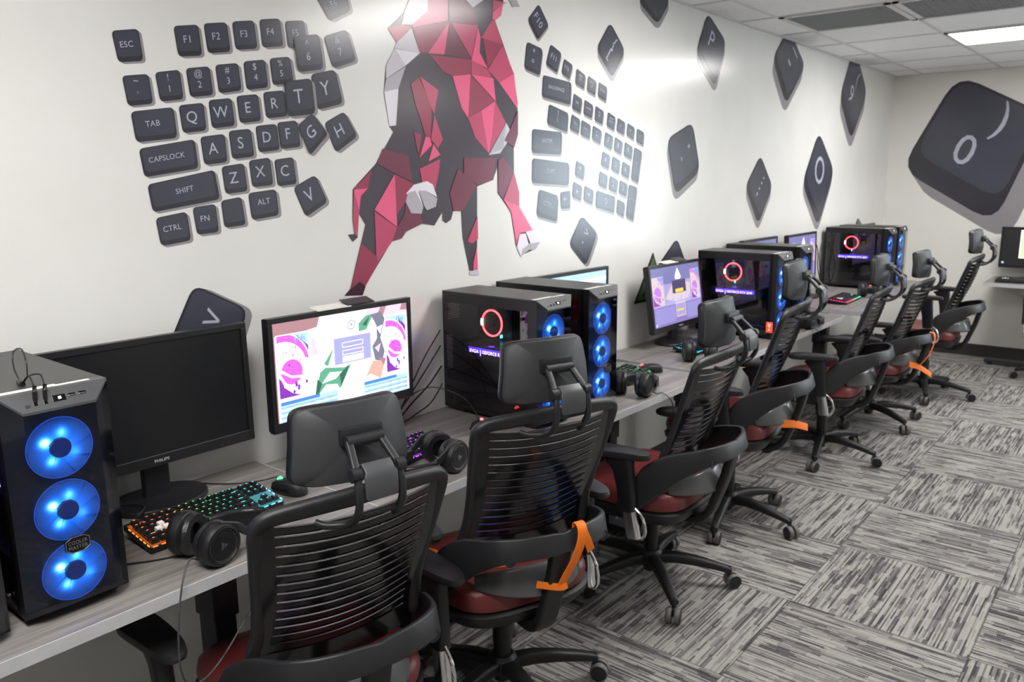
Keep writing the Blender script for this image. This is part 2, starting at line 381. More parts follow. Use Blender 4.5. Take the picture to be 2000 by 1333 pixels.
# mural outlines, in wall coordinates: corner quad, depth offset, legend, front slope, corner radius
KEYS = [
 ([(1.0149,1.9864),(1.0854,2.0003),(1.0916,1.9209),(1.0249,1.9108)],(0.0076,-0.0041),[('ESC',0.45,0.56,0.2)],0.16,0.13),
 ([(1.183,2.0204),(1.2558,2.0336),(1.2609,1.9526),(1.1903,1.9425)],(0.0085,-0.0043),[('F1',0.45,0.56,0.25)],0.16,0.13),
 ([(1.2722,2.0388),(1.3439,2.0516),(1.3504,1.9727),(1.2785,1.9611)],(0.0091,-0.0044),[('F2',0.45,0.56,0.25)],0.16,0.13),
 ([(1.3612,2.0561),(1.4333,2.0691),(1.4397,1.9912),(1.3669,1.9797)],(0.0097,-0.0044),[('F3',0.45,0.56,0.25)],0.16,0.13),
 ([(1.4516,2.0743),(1.5231,2.087),(1.5306,2.0087),(1.4563,1.9963)],(0.0103,-0.0045),[('F4',0.45,0.56,0.25)],0.16,0.13),
 ([(1.5403,2.0817),(1.6107,2.0937),(1.6187,2.016),(1.5461,2.0043)],(0.0109,-0.0045),[('F5',0.45,0.56,0.25)],0.16,0.13),
 ([(1.5661,2.0411),(1.664,2.0601),(1.674,1.9553),(1.5745,1.9373)],(0.0113,-0.0048),[('^',0.47,0.8,0.24),('6',0.47,0.42,0.24)],0.16,0.13),
 ([(1.6807,2.0554),(1.7778,2.0898),(1.8102,1.9948),(1.7122,1.9613)],(0.0121,-0.0049),[('&',0.47,0.8,0.24),('7',0.47,0.42,0.24)],0.16,0.13),
 ([(1.6571,2.1709),(1.7762,2.213),(1.7972,2.1476),(1.7095,2.1039)],(0.0119,-0.0043),[('F6',0.45,0.56,0.25)],0.16,0.13),
 ([(1.0303,1.8783),(1.1013,1.8895),(1.1074,1.8141),(1.0385,1.8034)],(0.0078,-0.0045),[('~',0.47,0.8,0.24),('`',0.47,0.42,0.24)],0.16,0.13),
 ([(1.1196,1.8951),(1.1898,1.9086),(1.1947,1.8315),(1.1271,1.8204)],(0.0082,-0.0047),[('!',0.47,0.8,0.24),('1',0.47,0.42,0.24)],0.16,0.13),
 ([(1.208,1.9138),(1.2794,1.9264),(1.2854,1.8492),(1.2149,1.838)],(0.0088,-0.0048),[('@',0.47,0.8,0.24),('2',0.47,0.42,0.24)],0.16,0.13),
 ([(1.2975,1.9318),(1.3713,1.9444),(1.3767,1.8682),(1.3032,1.8547)],(0.0094,-0.0048),[('#',0.47,0.8,0.24),('3',0.47,0.42,0.24)],0.16,0.13),
 ([(1.3886,1.9504),(1.4622,1.9634),(1.4677,1.884),(1.3933,1.8711)],(0.01,-0.0049),[('$',0.47,0.8,0.24),('4',0.47,0.42,0.24)],0.16,0.13),
 ([(1.4777,1.9683),(1.5512,1.981),(1.5588,1.9048),(1.4837,1.8914)],(0.0106,-0.005),[('%',0.47,0.8,0.24),('5',0.47,0.42,0.24)],0.16,0.13),
 ([(1.0436,1.7897),(1.1627,1.8087),(1.167,1.7276),(1.0509,1.7119)],(0.0079,-0.005),[('TAB',0.45,0.56,0.2)],0.16,0.13),
 ([(1.178,1.8142),(1.2528,1.8262),(1.2553,1.7507),(1.1838,1.7406)],(0.0086,-0.0051),[('Q',0.45,0.56,0.42)],0.16,0.13),
 ([(1.2681,1.8339),(1.3412,1.8453),(1.3469,1.7674),(1.273,1.7572)],(0.0092,-0.0052),[('W',0.45,0.56,0.42)],0.16,0.13),
 ([(1.3572,1.8518),(1.4299,1.8625),(1.4354,1.7858),(1.3632,1.7757)],(0.0098,-0.0052),[('E',0.45,0.56,0.42)],0.16,0.13),
 ([(1.4481,1.8693),(1.5229,1.8806),(1.5296,1.8041),(1.4533,1.7939)],(0.0105,-0.0053),[('R',0.45,0.56,0.42)],0.16,0.13),
 ([(1.0559,1.6957),(1.2165,1.7257),(1.2218,1.646),(1.064,1.6214)],(0.0083,-0.0053),[('CAPSLOCK',0.45,0.56,0.19)],0.16,0.13),
 ([(1.2338,1.7325),(1.3109,1.7438),(1.3138,1.6645),(1.2402,1.6552)],(0.0091,-0.0055),[('A',0.45,0.56,0.42)],0.16,0.13),
 ([(1.3239,1.7524),(1.397,1.7619),(1.404,1.6813),(1.3294,1.6729)],(0.0096,-0.0056),[('S',0.45,0.56,0.42)],0.16,0.13),
 ([(1.4139,1.7704),(1.4878,1.7799),(1.4942,1.7029),(1.4194,1.6939)],(0.0103,-0.0057),[('D',0.45,0.56,0.42)],0.16,0.13),
 ([(1.4902,1.784),(1.5619,1.7938),(1.5718,1.7146),(1.4978,1.7052)],(0.0108,-0.0057),[('F',0.45,0.56,0.42)],0.16,0.13),
 ([(1.5214,1.9056),(1.6253,1.9242),(1.6332,1.8167),(1.5287,1.8024)],(0.0111,-0.0054),[('T',0.45,0.56,0.42)],0.16,0.13),
 ([(1.6239,1.9362),(1.7213,1.9598),(1.7466,1.8557),(1.6407,1.8289)],(0.0118,-0.0053),[('Y',0.45,0.56,0.42)],0.16,0.13),
 ([(1.562,1.7765),(1.6201,1.8195),(1.6787,1.7559),(1.6035,1.6882)],(0.0115,-0.0058),[('G',0.45,0.56,0.42)],0.16,0.13),
 ([(1.6658,1.7901),(1.7498,1.8317),(1.8015,1.7543),(1.7082,1.6981)],(0.0122,-0.006),[('H',0.45,0.56,0.42)],0.16,0.13),
 ([(1.0694,1.6022),(1.2699,1.6425),(1.2806,1.5589),(1.0779,1.5286)],(0.0086,-0.0058),[('SHIFT',0.5,0.56,0.19)],0.16,0.13),
 ([(1.2925,1.6513),(1.3663,1.6619),(1.3729,1.5804),(1.2991,1.5733)],(0.0095,-0.006),[('Z',0.45,0.56,0.42)],0.16,0.13),
 ([(1.383,1.6698),(1.4563,1.6799),(1.4627,1.5981),(1.3894,1.5915)],(0.0102,-0.0061),[('X',0.45,0.56,0.42)],0.16,0.13),
 ([(1.4713,1.6733),(1.5408,1.6824),(1.5483,1.6003),(1.4781,1.5934)],(0.0107,-0.0062),[('C',0.45,0.56,0.42)],0.16,0.13),
 ([(1.5339,1.5892),(1.6208,1.6286),(1.6644,1.5416),(1.575,1.4955)],(0.0115,-0.0066),[('V',0.45,0.56,0.42)],0.16,0.13),
 ([(1.0833,1.5129),(1.1745,1.5273),(1.1813,1.4466),(1.092,1.4364)],(0.0083,-0.0061),[('CTRL',0.45,0.56,0.2)],0.16,0.13),
 ([(1.1932,1.5379),(1.2643,1.5462),(1.2687,1.4651),(1.2001,1.4612)],(0.009,-0.0062),[('FN',0.45,0.56,0.22)],0.16,0.13),
 ([(1.2821,1.5545),(1.3498,1.5646),(1.3583,1.482),(1.2876,1.4769)],(0.0096,-0.0063),[],0.16,0.13),
 ([(1.3731,1.5748),(1.4706,1.5853),(1.4762,1.5059),(1.3802,1.4947)],(0.0103,-0.0065),[('ALT',0.5,0.62,0.22)],0.16,0.13),
 ([(2.7971,2.3227),(2.8674,2.2477),(2.788,2.1773),(2.7203,2.2496)],(0.0034,-0.0096),[('F10',0.45,0.56,0.3)],0.16,0.13),
 ([(2.7154,2.1645),(2.8251,2.147),(2.8032,2.0372),(2.6967,2.0571)],(0.0034,-0.0098),[('+',0.47,0.8,0.24),('=',0.47,0.42,0.24)],0.16,0.13),
 ([(2.8792,2.1741),(2.959,2.1459),(2.9258,2.0586),(2.8439,2.0872)],(0.0037,-0.0101),[('F11',0.45,0.56,0.25)],0.16,0.13),
 ([(2.9776,2.1256),(3.0437,2.1045),(3.0189,2.0408),(2.9579,2.0632)],(0.0039,-0.0104),[('F12',0.45,0.56,0.25)],0.16,0.13),
 ([(3.0742,2.0943),(3.1451,2.0697),(3.1327,2.0092),(3.0621,2.0286)],(0.0042,-0.0107),[('PRT',0.5,0.7,0.17),('SC',0.5,0.48,0.17)],0.16,0.13),
 ([(3.1651,2.0715),(3.2354,2.0504),(3.2229,1.9868),(3.1545,2.0046)],(0.0045,-0.0109),[('SCR',0.5,0.7,0.17),('LK',0.5,0.48,0.17)],0.16,0.13),
 ([(3.2528,2.0518),(3.3258,2.0327),(3.3149,1.9671),(3.2455,1.9865)],(0.0046,-0.0111),[('PAUSE',0.5,0.56,0.14)],0.16,0.13),
 ([(2.8249,2.0434),(3.0349,2.0298),(3.0278,1.9327),(2.816,1.9532)],(0.0038,-0.0104),[('BACKSPACE',0.48,0.56,0.16)],0.16,0.13),
 ([(3.0529,1.9861),(3.1202,1.964),(3.1062,1.9015),(3.0376,1.92)],(0.0042,-0.0109),[('INS',0.5,0.56,0.17)],0.16,0.13),
 ([(3.1384,1.9652),(3.21,1.9425),(3.1992,1.8835),(3.1294,1.9)],(0.0044,-0.0111),[('HOME',0.5,0.56,0.16)],0.16,0.13),
 ([(3.229,1.9437),(3.3,1.9218),(3.289,1.8598),(3.22,1.8781)],(0.0046,-0.0113),[('PG',0.5,0.7,0.17),('UP',0.5,0.48,0.17)],0.16,0.13),
 ([(3.3342,1.9219),(3.4027,1.9008),(3.3916,1.8374),(3.3232,1.8566)],(0.0049,-0.0116),[('NUM',0.5,0.7,0.16),('LOCK',0.5,0.48,0.16)],0.16,0.13),
 ([(3.4234,1.8999),(3.4926,1.88),(3.4832,1.8194),(3.4122,1.8382)],(0.0051,-0.0118),[('/',0.45,0.56,0.3)],0.16,0.13),
 ([(3.514,1.879),(3.5839,1.8593),(3.5742,1.8005),(3.5045,1.8201)],(0.0053,-0.0121),[('*',0.45,0.56,0.3)],0.16,0.13),
 ([(3.606,1.8572),(3.6764,1.8397),(3.669,1.7748),(3.5986,1.7932)],(0.0056,-0.0124),[('-',0.45,0.56,0.3)],0.16,0.13),
 ([(2.8675,1.9277),(3.0122,1.8971),(3.005,1.8126),(2.8526,1.844)],(0.0038,-0.0107),[('|',0.47,0.8,0.24),('\\',0.47,0.42,0.24)],0.16,0.13),
 ([(3.0378,1.8958),(3.1049,1.8741),(3.0942,1.8097),(3.0224,1.8295)],(0.0041,-0.011),[('DEL',0.5,0.56,0.17)],0.16,0.13),
 ([(3.1165,1.8747),(3.1911,1.8534),(3.182,1.7897),(3.1075,1.8075)],(0.0043,-0.0112),[('END',0.5,0.56,0.17)],0.16,0.13),
 ([(3.2083,1.8542),(3.2843,1.832),(3.2733,1.7689),(3.201,1.7903)],(0.0046,-0.0115),[('PG',0.5,0.7,0.17),('DN',0.5,0.48,0.17)],0.16,0.13),
 ([(3.3149,1.8304),(3.3851,1.809),(3.3721,1.7453),(3.3021,1.7649)],(0.0048,-0.0118),[('7',0.45,0.56,0.4)],0.16,0.13),
 ([(3.4018,1.8096),(3.4728,1.7863),(3.4595,1.7245),(3.3907,1.7458)],(0.0051,-0.012),[('8',0.45,0.56,0.4)],0.16,0.13),
 ([(3.494,1.788),(3.5677,1.765),(3.5562,1.703),(3.4827,1.7229)],(0.0053,-0.0123),[('9',0.45,0.56,0.4)],0.16,0.13),
 ([(3.5837,1.7654),(3.66,1.7447),(3.6257,1.5861),(3.5559,1.6072)],(0.0055,-0.0126),[('+',0.45,0.56,0.13)],0.16,0.13),
 ([(2.7492,1.8188),(2.9655,1.8129),(2.9598,1.7152),(2.7457,1.7198)],(0.0037,-0.0107),[('ENTER',0.5,0.56,0.18)],0.16,0.13),
 ([(3.2937,1.7387),(3.3617,1.7188),(3.3487,1.6541),(3.2792,1.6731)],(0.0048,-0.012),[('4',0.45,0.56,0.4)],0.16,0.13),
 ([(3.3821,1.7192),(3.4528,1.6956),(3.4415,1.6316),(3.371,1.6523)],(0.0051,-0.0122),[('5',0.45,0.56,0.4)],0.16,0.13),
 ([(3.474,1.6948),(3.5474,1.6714),(3.5339,1.6093),(3.4627,1.6297)],(0.0053,-0.0125),[('6',0.45,0.56,0.4)],0.16,0.13),
 ([(2.7485,1.6984),(3.0205,1.6808),(3.0182,1.5807),(2.7449,1.5947)],(0.0037,-0.011),[('SHIFT',0.5,0.56,0.18)],0.16,0.13),
 ([(3.0759,1.6925),(3.1465,1.67),(3.1356,1.606),(3.0651,1.6249)],(0.0043,-0.0115),[('↑',0.45,0.56,0.4)],0.16,0.13),
 ([(3.2708,1.647),(3.3422,1.6247),(3.331,1.5609),(3.2598,1.5812)],(0.0047,-0.012),[('1',0.45,0.56,0.4)],0.16,0.13),
 ([(3.3625,1.6257),(3.4348,1.6026),(3.4234,1.5396),(3.3514,1.5586)],(0.0051,-0.0123),[('2',0.45,0.56,0.4)],0.16,0.13),
 ([(3.4539,1.6046),(3.527,1.5818),(3.5154,1.5206),(3.4426,1.5392)],(0.0052,-0.0126),[('3',0.45,0.56,0.4)],0.16,0.13),
 ([(3.0539,1.5998),(3.1259,1.5758),(3.115,1.5088),(3.0448,1.5292)],(0.0043,-0.0116),[('↓',0.45,0.56,0.4)],0.16,0.13),
 ([(3.1445,1.5804),(3.2213,1.5555),(3.2103,1.49),(3.1354,1.5112)],(0.0044,-0.0119),[('→',0.45,0.56,0.4)],0.16,0.13),
 ([(2.9528,1.5521),(3.0314,1.5583),(3.0289,1.4782),(2.9564,1.4786)],(0.004,-0.0115),[('←',0.45,0.56,0.4)],0.16,0.13),
 ([(2.7943,1.5688),(2.9387,1.5368),(2.9282,1.4216),(2.7761,1.4532)],(0.0038,-0.0113),[('CTRL',0.5,0.56,0.18)],0.16,0.13),
 ([(3.2443,1.5572),(3.4125,1.5227),(3.4035,1.4443),(3.2371,1.4766)],(0.0049,-0.0123),[('0',0.5,0.56,0.42)],0.16,0.13),
 ([(3.4319,1.5122),(3.5046,1.4901),(3.4933,1.4205),(3.4226,1.4436)],(0.0052,-0.0128),[('DEL',0.5,0.56,0.17)],0.16,0.13),
 ([(3.5409,1.5817),(3.6205,1.5654),(3.5864,1.399),(3.5131,1.4197)],(0.0055,-0.0129),[('ENTER',0.5,0.56,0.07)],0.16,0.13),
 ([(3.3428,2.3269),(3.4806,2.2137),(3.368,2.0748),(3.2272,2.1944)],(0.0007,-0.0251),[('{',0.5,0.76,0.3),('[',0.5,0.4,0.3)],0.14,0.16),
 ([(3.748,2.6498),(3.9055,2.5048),(3.7858,2.3727),(3.5885,2.4558)],(0.0066,-0.0279),[('P',0.45,0.8,0.2)],0.14,0.16),
 ([(3.9138,1.8158),(4.2039,1.9175),(4.317,1.6498),(4.0251,1.5181)],(-0.0093,-0.0389),[('"',0.72,0.62,0.2),("'",0.4,0.5,0.2)],0.14,0.16),
 ([(3.1227,1.4457),(3.2576,1.3527),(3.1611,1.199),(3.0173,1.3138)],(0.0173,-0.0131),[('>',0.5,0.74,0.28),('.',0.5,0.42,0.3)],0.14,0.16),
 ([(4.3347,2.5128),(4.59,2.3876),(4.4688,2.1205),(4.2095,2.2864)],(0.0031,-0.0355),[('P',0.42,0.66,0.36)],0.14,0.16),
 ([(5.5334,2.5928),(5.8798,2.3794),(5.5589,2.0949),(5.2844,2.369)],(-0.0176,-0.0644),[('_',0.52,0.86,0.4),('-',0.5,0.55,0.4)],0.14,0.16),
 ([(6.9308,2.653),(7.3599,2.3051),(7.0193,1.9041),(6.6574,2.2237)],(-0.0064,-0.0844),[('(',0.5,0.82,0.26),('9',0.42,0.44,0.3)],0.14,0.16),
 ([(5.1713,1.7596),(5.404,1.5501),(5.1889,1.302),(4.9528,1.555)],(-0.0024,-0.0463),[(':',0.5,0.72,0.3),(';',0.5,0.4,0.3)],0.14,0.16),
 ([(6.2413,1.9518),(6.6533,1.6582),(6.3592,1.2276),(5.9588,1.5721)],(-0.0124,-0.0536),[('O',0.44,0.62,0.42)],0.14,0.16),
 ([(4.0633,1.2856),(4.2549,1.0337),(3.9865,0.9014),(3.777,1.0947)],(0.0014,-0.0232),[],0.16,0.13),
 ([(7.3574,1.2696),(7.6139,1.1412),(7.4883,0.9209),(7.2189,1.0739)],(0.0057,-0.0228),[],0.16,0.13),
 ([(1.1769,1.3215),(1.3443,1.229),(1.2507,1.0221),(1.0668,1.1255)],(0.0222,-0.0065),[('>',0.47,0.7,0.34)],0.16,0.13),
]
BACK_KEY = ([(-0.5128,2.4938),(-1.2143,2.1071),(-0.912,1.1981),(-0.1087,1.6799)],(-0.1137,-0.1608),[(')',0.63,0.84,0.280),('0',0.45,0.45,0.29)],0.2,0.17)
BULL_OUTLINE = [(2.0571,2.222),(2.0334,2.1784),(1.9548,2.1146),(1.9925,2.0745),(1.9819,2.0516),(1.9407,1.9971),(1.9251,1.9037),(1.945,1.7928),(1.9631,1.7746),(1.8766,1.6656),(1.7707,1.5806),(1.7646,1.4798),(1.7692,1.4317),(1.7406,1.4313),(1.76,1.4054),(1.7817,1.4189),(1.791,1.5002),(1.818,1.4611),(1.7402,1.248),(1.7125,1.2273),(1.7902,1.2201),(1.8058,1.2513),(1.9367,1.3978),(1.9838,1.4048),(2.0049,1.4267),(2.0804,1.4526),(2.1517,1.4417),(2.1945,1.4884),(2.1948,1.4595),(2.2139,1.4475),(2.2424,1.4598),(2.2563,1.4932),(2.2994,1.4917),(2.305,1.3889),(2.3411,1.2543),(2.3871,1.2512),(2.3957,1.5834),(2.4922,1.6083),(2.5198,1.6581),(2.5211,1.5563),(2.6052,1.4739),(2.6339,1.3394),(2.6662,1.2894),(2.7645,1.3109),(2.7976,1.3408),(2.7504,1.3924),(2.6564,1.4968),(2.6571,1.5562),(2.6261,1.6006),(2.6256,1.7393),(2.651,1.7919),(2.6522,1.8935),(2.6525,1.9199),(2.6294,2.0271),(2.5164,2.2185),(2.5515,2.2423),(2.5674,2.2894),(2.5767,2.3596),(2.5015,2.4388),(2.2742,2.4214),(2.1036,2.3298)]
BULL = [
 ('L',[(2.0581,2.2222),(2.1127,2.3007),(2.1524,2.2914),(2.1487,2.2007),(2.0701,2.1433),(2.0194,2.1364),(2.0329,2.1784)]),
 ('C',[(1.9543,2.1145),(2.0194,2.1364),(2.0658,2.1346),(1.9934,2.0743)]),
 ('L',[(1.9934,2.0743),(2.0656,2.1318),(2.1018,2.0513),(1.9811,2.0542)]),
 ('W',[(1.981,2.0528),(2.1018,2.0513),(2.0322,2.0028)]),
 ('L',[(1.9809,2.0515),(2.0322,2.0028),(1.9383,1.9508),(1.9407,1.9964)]),
 ('G',[(2.0321,2.0001),(1.9935,1.9229),(1.9382,1.9494)]),
 ('G',[(1.9382,1.9494),(1.9935,1.9229),(1.9247,1.904)]),
 ('W',[(1.9266,1.9062),(1.9935,1.9222),(1.9758,1.7972),(1.945,1.7931)]),
 ('P',[(2.0701,2.1433),(2.1487,2.2007),(2.2486,2.1815),(2.0697,2.1351)]),
 ('C',[(2.1524,2.2914),(2.2541,2.3364),(2.2486,2.1815),(2.1487,2.2007)]),
 ('M',[(2.2541,2.3364),(2.3393,2.266),(2.3933,2.2453),(2.4149,2.1867),(2.2572,2.1798)]),
 ('R',[(2.0697,2.1351),(2.2571,2.177),(2.1428,2.0586),(2.1018,2.0513)]),
 ('P',[(2.2571,2.177),(2.227,2.0608),(2.1427,2.0558)]),
 ('M',[(2.2612,2.1718),(2.3696,2.06),(2.227,2.0608)]),
 ('C',[(2.2657,2.1753),(2.4149,2.1867),(2.3744,2.0635)]),
 ('P',[(2.4147,2.1779),(2.4281,2.1469),(2.4219,2.0895),(2.4685,2.0338),(2.3741,2.0545)]),
 ('C',[(2.4968,2.2158),(2.5164,2.2185),(2.5596,2.134),(2.4327,2.1445)]),
 ('R',[(2.4422,2.1427),(2.5596,2.134),(2.4686,2.0369)]),
 ('C',[(2.5596,2.1325),(2.6301,2.0303),(2.5368,1.9875),(2.4684,2.0307)]),
 ('P',[(2.6301,2.0303),(2.6522,1.8933),(2.5368,1.9875)]),
 ('R',[(2.1508,2.0511),(2.3742,2.0575),(2.368,2.0033),(2.268,1.9883),(2.2162,2.001)]),
 ('C',[(2.3741,2.0545),(2.4684,2.0307),(2.4972,1.9996),(2.3727,2.0037)]),
 ('P',[(2.268,1.9883),(2.368,2.0033),(2.3495,1.8417),(2.3137,1.8765)]),
 ('R',[(2.368,2.0003),(2.5103,1.9145),(2.3495,1.8417)]),
 ('P',[(2.3727,2.0037),(2.5021,2.0),(2.5128,1.9147)]),
 ('C',[(2.3495,1.8417),(2.426,1.8735),(2.4662,1.7125),(2.3898,1.7675)]),
 ('P',[(2.426,1.8735),(2.5103,1.9145),(2.4875,1.7733),(2.4662,1.7125)]),
 ('C',[(2.5103,1.9145),(2.575,1.8343),(2.4662,1.7125),(2.493,1.7994)]),
 ('L',[(2.5776,1.8342),(2.6059,1.8032),(2.6109,1.7839),(2.5369,1.7137),(2.4661,1.7059)]),
 ('G',[(2.5776,1.8342),(2.5578,1.7336),(2.4661,1.7059)]),
 ('C',[(2.5033,2.2915),(2.5926,2.2932),(2.5674,2.2894),(2.5024,2.2495)]),
 ('P',[(2.5674,2.2894),(2.5515,2.2415),(2.5164,2.2185),(2.4993,2.2206),(2.5023,2.2465)]),
 ('G',[(2.593,2.3146),(2.6494,2.3143),(2.6701,2.2911),(2.6231,2.2841)]),
 ('L',[(2.3394,2.2717),(2.4603,2.3025),(2.4503,2.2833),(2.4075,2.2591),(2.3887,2.2461)]),
 ('R',[(2.0529,1.9407),(2.0942,1.9707),(2.1039,1.9139),(2.1181,1.7634),(2.0922,1.831),(2.0736,1.8696)]),
 ('C',[(2.0984,1.9724),(2.1901,1.9318),(2.1656,1.8465),(2.1438,1.8797)]),
 ('R',[(2.0942,1.9707),(2.1207,1.9237),(2.1517,1.8688),(2.1454,1.7643),(2.1182,1.7663)]),
 ('C',[(2.1654,1.8436),(2.2072,1.7576),(2.18,1.7243),(2.145,1.7556)]),
 ('R',[(2.0594,1.7784),(2.0978,1.7713),(2.0782,1.6988)]),
 ('P',[(2.1182,1.7648),(2.1391,1.7641),(2.1484,1.7352),(2.0839,1.6887)]),
 ('P',[(2.1571,1.7399),(2.1921,1.7009),(2.1291,1.6763)]),
 ('C',[(2.0834,1.6504),(2.1893,1.6857),(2.1812,1.638),(2.16,1.5772),(2.0932,1.5994)]),
 ('M',[(1.9099,1.7177),(2.0294,1.6958),(2.0457,1.604),(1.9608,1.6333),(1.8801,1.6652)]),
 ('P',[(1.9606,1.6312),(1.9627,1.4462),(1.8608,1.5103)]),
 ('R',[(1.9606,1.6312),(2.0512,1.5955),(2.0103,1.5371),(1.9619,1.4882)]),
 ('C',[(1.8604,1.5042),(1.9626,1.4441),(1.9375,1.3971),(1.8642,1.3269),(1.8601,1.3522)]),
 ('R',[(1.7959,1.3978),(1.8626,1.3479),(1.8668,1.3246),(1.8058,1.2513),(1.783,1.2681),(1.7401,1.248)]),
 ('D',[(1.7401,1.248),(1.7804,1.2684),(1.8057,1.2492),(1.7907,1.2197),(1.7132,1.2266)]),
 ('R',[(1.855,1.6451),(1.8356,1.5834),(1.7734,1.5822)]),
 ('P',[(1.7733,1.5802),(1.8356,1.5834),(1.8028,1.558),(1.7917,1.5026)]),
 ('C',[(1.7731,1.5783),(1.7922,1.5106),(1.7806,1.421),(1.7694,1.4316),(1.7646,1.4798)]),
 ('M',[(2.0101,1.5329),(2.0346,1.4919),(2.0823,1.4881),(2.0869,1.4523),(2.0051,1.4271),(1.9837,1.4048),(1.9375,1.3971),(1.9627,1.4462),(1.9992,1.4868)]),
 ('W',[(2.0115,1.5623),(2.0511,1.5934),(2.1178,1.6057),(2.1481,1.5925),(2.1682,1.5465),(2.1102,1.5714),(2.0173,1.5601)]),
 ('G',[(2.0084,1.533),(2.0204,1.5643),(2.056,1.5722),(2.0956,1.5135),(2.0854,1.4888),(2.0346,1.4919)]),
 ('G',[(2.0739,1.5719),(2.1102,1.5714),(2.1693,1.5421),(2.1605,1.5116),(2.1134,1.5),(2.1017,1.5134)]),
 ('W',[(2.0533,1.5765),(2.0693,1.5763),(2.0945,1.5157)]),
 ('M',[(2.2851,1.6516),(2.3924,1.588),(2.3068,1.4913),(2.2567,1.493),(2.2359,1.5585)]),
 ('M',[(2.3994,1.588),(2.3179,1.6293),(2.3198,1.6921),(2.51,1.6951),(2.492,1.6083)]),
 ('C',[(2.3928,1.4674),(2.394,1.3781),(2.3582,1.3615),(2.3307,1.3726)]),
 ('P',[(2.3862,1.3502),(2.3894,1.2547),(2.3623,1.2523),(2.3632,1.2855)]),
 ('L',[(2.3411,1.2533),(2.3909,1.2555),(2.3975,1.2337),(2.3393,1.2383)]),
 ('M',[(2.5231,1.6859),(2.5548,1.7005),(2.6228,1.6391),(2.5519,1.5314),(2.5206,1.5559)]),
 ('C',[(2.6228,1.6391),(2.6572,1.5561),(2.6565,1.4969),(2.5556,1.5289)]),
 ('P',[(2.5519,1.5314),(2.6565,1.4969),(2.7496,1.3926),(2.6593,1.3872),(2.6346,1.3386),(2.6049,1.474)]),
 ('W',[(2.6592,1.3822),(2.6998,1.3825),(2.7241,1.3225),(2.6662,1.2858),(2.6385,1.3283)]),
 ('W',[(2.6999,1.3901),(2.758,1.3947),(2.8002,1.3407),(2.7325,1.3373)]),
 ('G',[(2.6662,1.2858),(2.6747,1.3157),(2.7326,1.3424),(2.724,1.3122)]),
 ('G',[(2.7325,1.3373),(2.8002,1.3407),(2.766,1.3093),(2.724,1.3112)]),
 ('W',[(1.7107,1.2269),(1.7906,1.2185),(1.7848,1.1913),(1.7015,1.2015)]),
 ('M',[(2.6522,1.8899),(2.651,1.7919),(2.6262,1.7385),(2.5636,1.7661),(2.6007,1.8095)]),
]
# ------------------------------------------------------------------ room shell
XW, YS = -2.6, -6.2          # wall behind the camera's left shoulder, wall opposite the mural
b = MB(); b.cube((XW - .1, YS - .1, -.1), (X1 + .1, .1, 0)); struct('floor', b, M['carpet'])
b = MB(); b.cube((XW - .1, YS - .1, H), (X1 + .1, .1, H + .1)); struct('ceiling', b, M['ceiling'])
b = MB(); b.cube((XW - .1, 0, 0), (X1 + .1, .1, H)); struct('wall_left', b, M['vinyl'])
b = MB(); b.cube((XW - .1, YS - .1, 0), (X1 + .1, YS, H)); struct('wall_right', b, M['paint'])
b = MB(); b.cube((XW - .1, YS, 0), (XW, 0, H)); struct('wall_front', b, M['paint'])
WY0, WY1, WZ0, WZ1 = -4.35, -2.75, 0.95, 2.15    # daylight window in the far wall
b = MB()
for lo, hi in (((X1, WY1, 0), (X1 + .1, 0, H)), ((X1, YS, 0), (X1 + .1, WY0, H)), ((X1, WY0, 0), (X1 + .1, WY1, WZ0)), ((X1, WY0, WZ1), (X1 + .1, WY1, H))): b.cube(lo, hi)
struct('wall_back', b, M['paint'])
b = MB()
for lo, hi in (((X1 - .015, WY0 - .05, WZ0 - .05), (X1 + .06, WY0, WZ1 + .05)), ((X1 - .015, WY1, WZ0 - .05), (X1 + .06, WY1 + .05, WZ1 + .05)), ((X1 - .015, WY0, WZ0 - .05), (X1 + .06, WY1, WZ0)),
               ((X1 - .015, WY0, WZ1), (X1 + .06, WY1, WZ1 + .05)), ((X1 + .02, -3.57, WZ0), (X1 + .05, -3.53, WZ1))): b.cube(lo, hi)
w = struct('window_1', b, M['frame_white'])
b = MB(); b.cube((X1 + .03, WY0, WZ0), (X1 + .036, WY1, WZ1)); b.obj('window_pane', M['window_glass'], w, smooth=0)
b = MB(); b.cube((X1 - .012, YS, 0), (X1, -.012, .11), bev=.002); struct('baseboard_back', b, M['baseboard'])
b = MB(); b.cube((XW, -.012, 0), (X1, 0, .11), bev=.002); struct('baseboard_left', b, M['baseboard'])

# ceiling grid: 2 ft tees both ways
b = MB()
k = -14
while True:
    x = CEIL_X + k * TILE
    if x > X1: break
    if x > XW: b.cube((x - .012, YS, H - .004), (x + .012, 0, H + .002))
    k += 1
k = 0
while CEIL_Y - k * TILE > YS:
    y = CEIL_Y - k * TILE; b.cube((XW, y - .012, H - .0045), (X1, y + .012, H + .002)); k += 1
struct('trim_1', b, M['frame_white'])
b = MB(); b.cube((XW, -.022, H - .006), (X1, 0, H + .002)); b.cube((X1 - .022, YS, H - .006), (X1, 0, H + .002)); struct('trim_2', b, M['frame_white'])

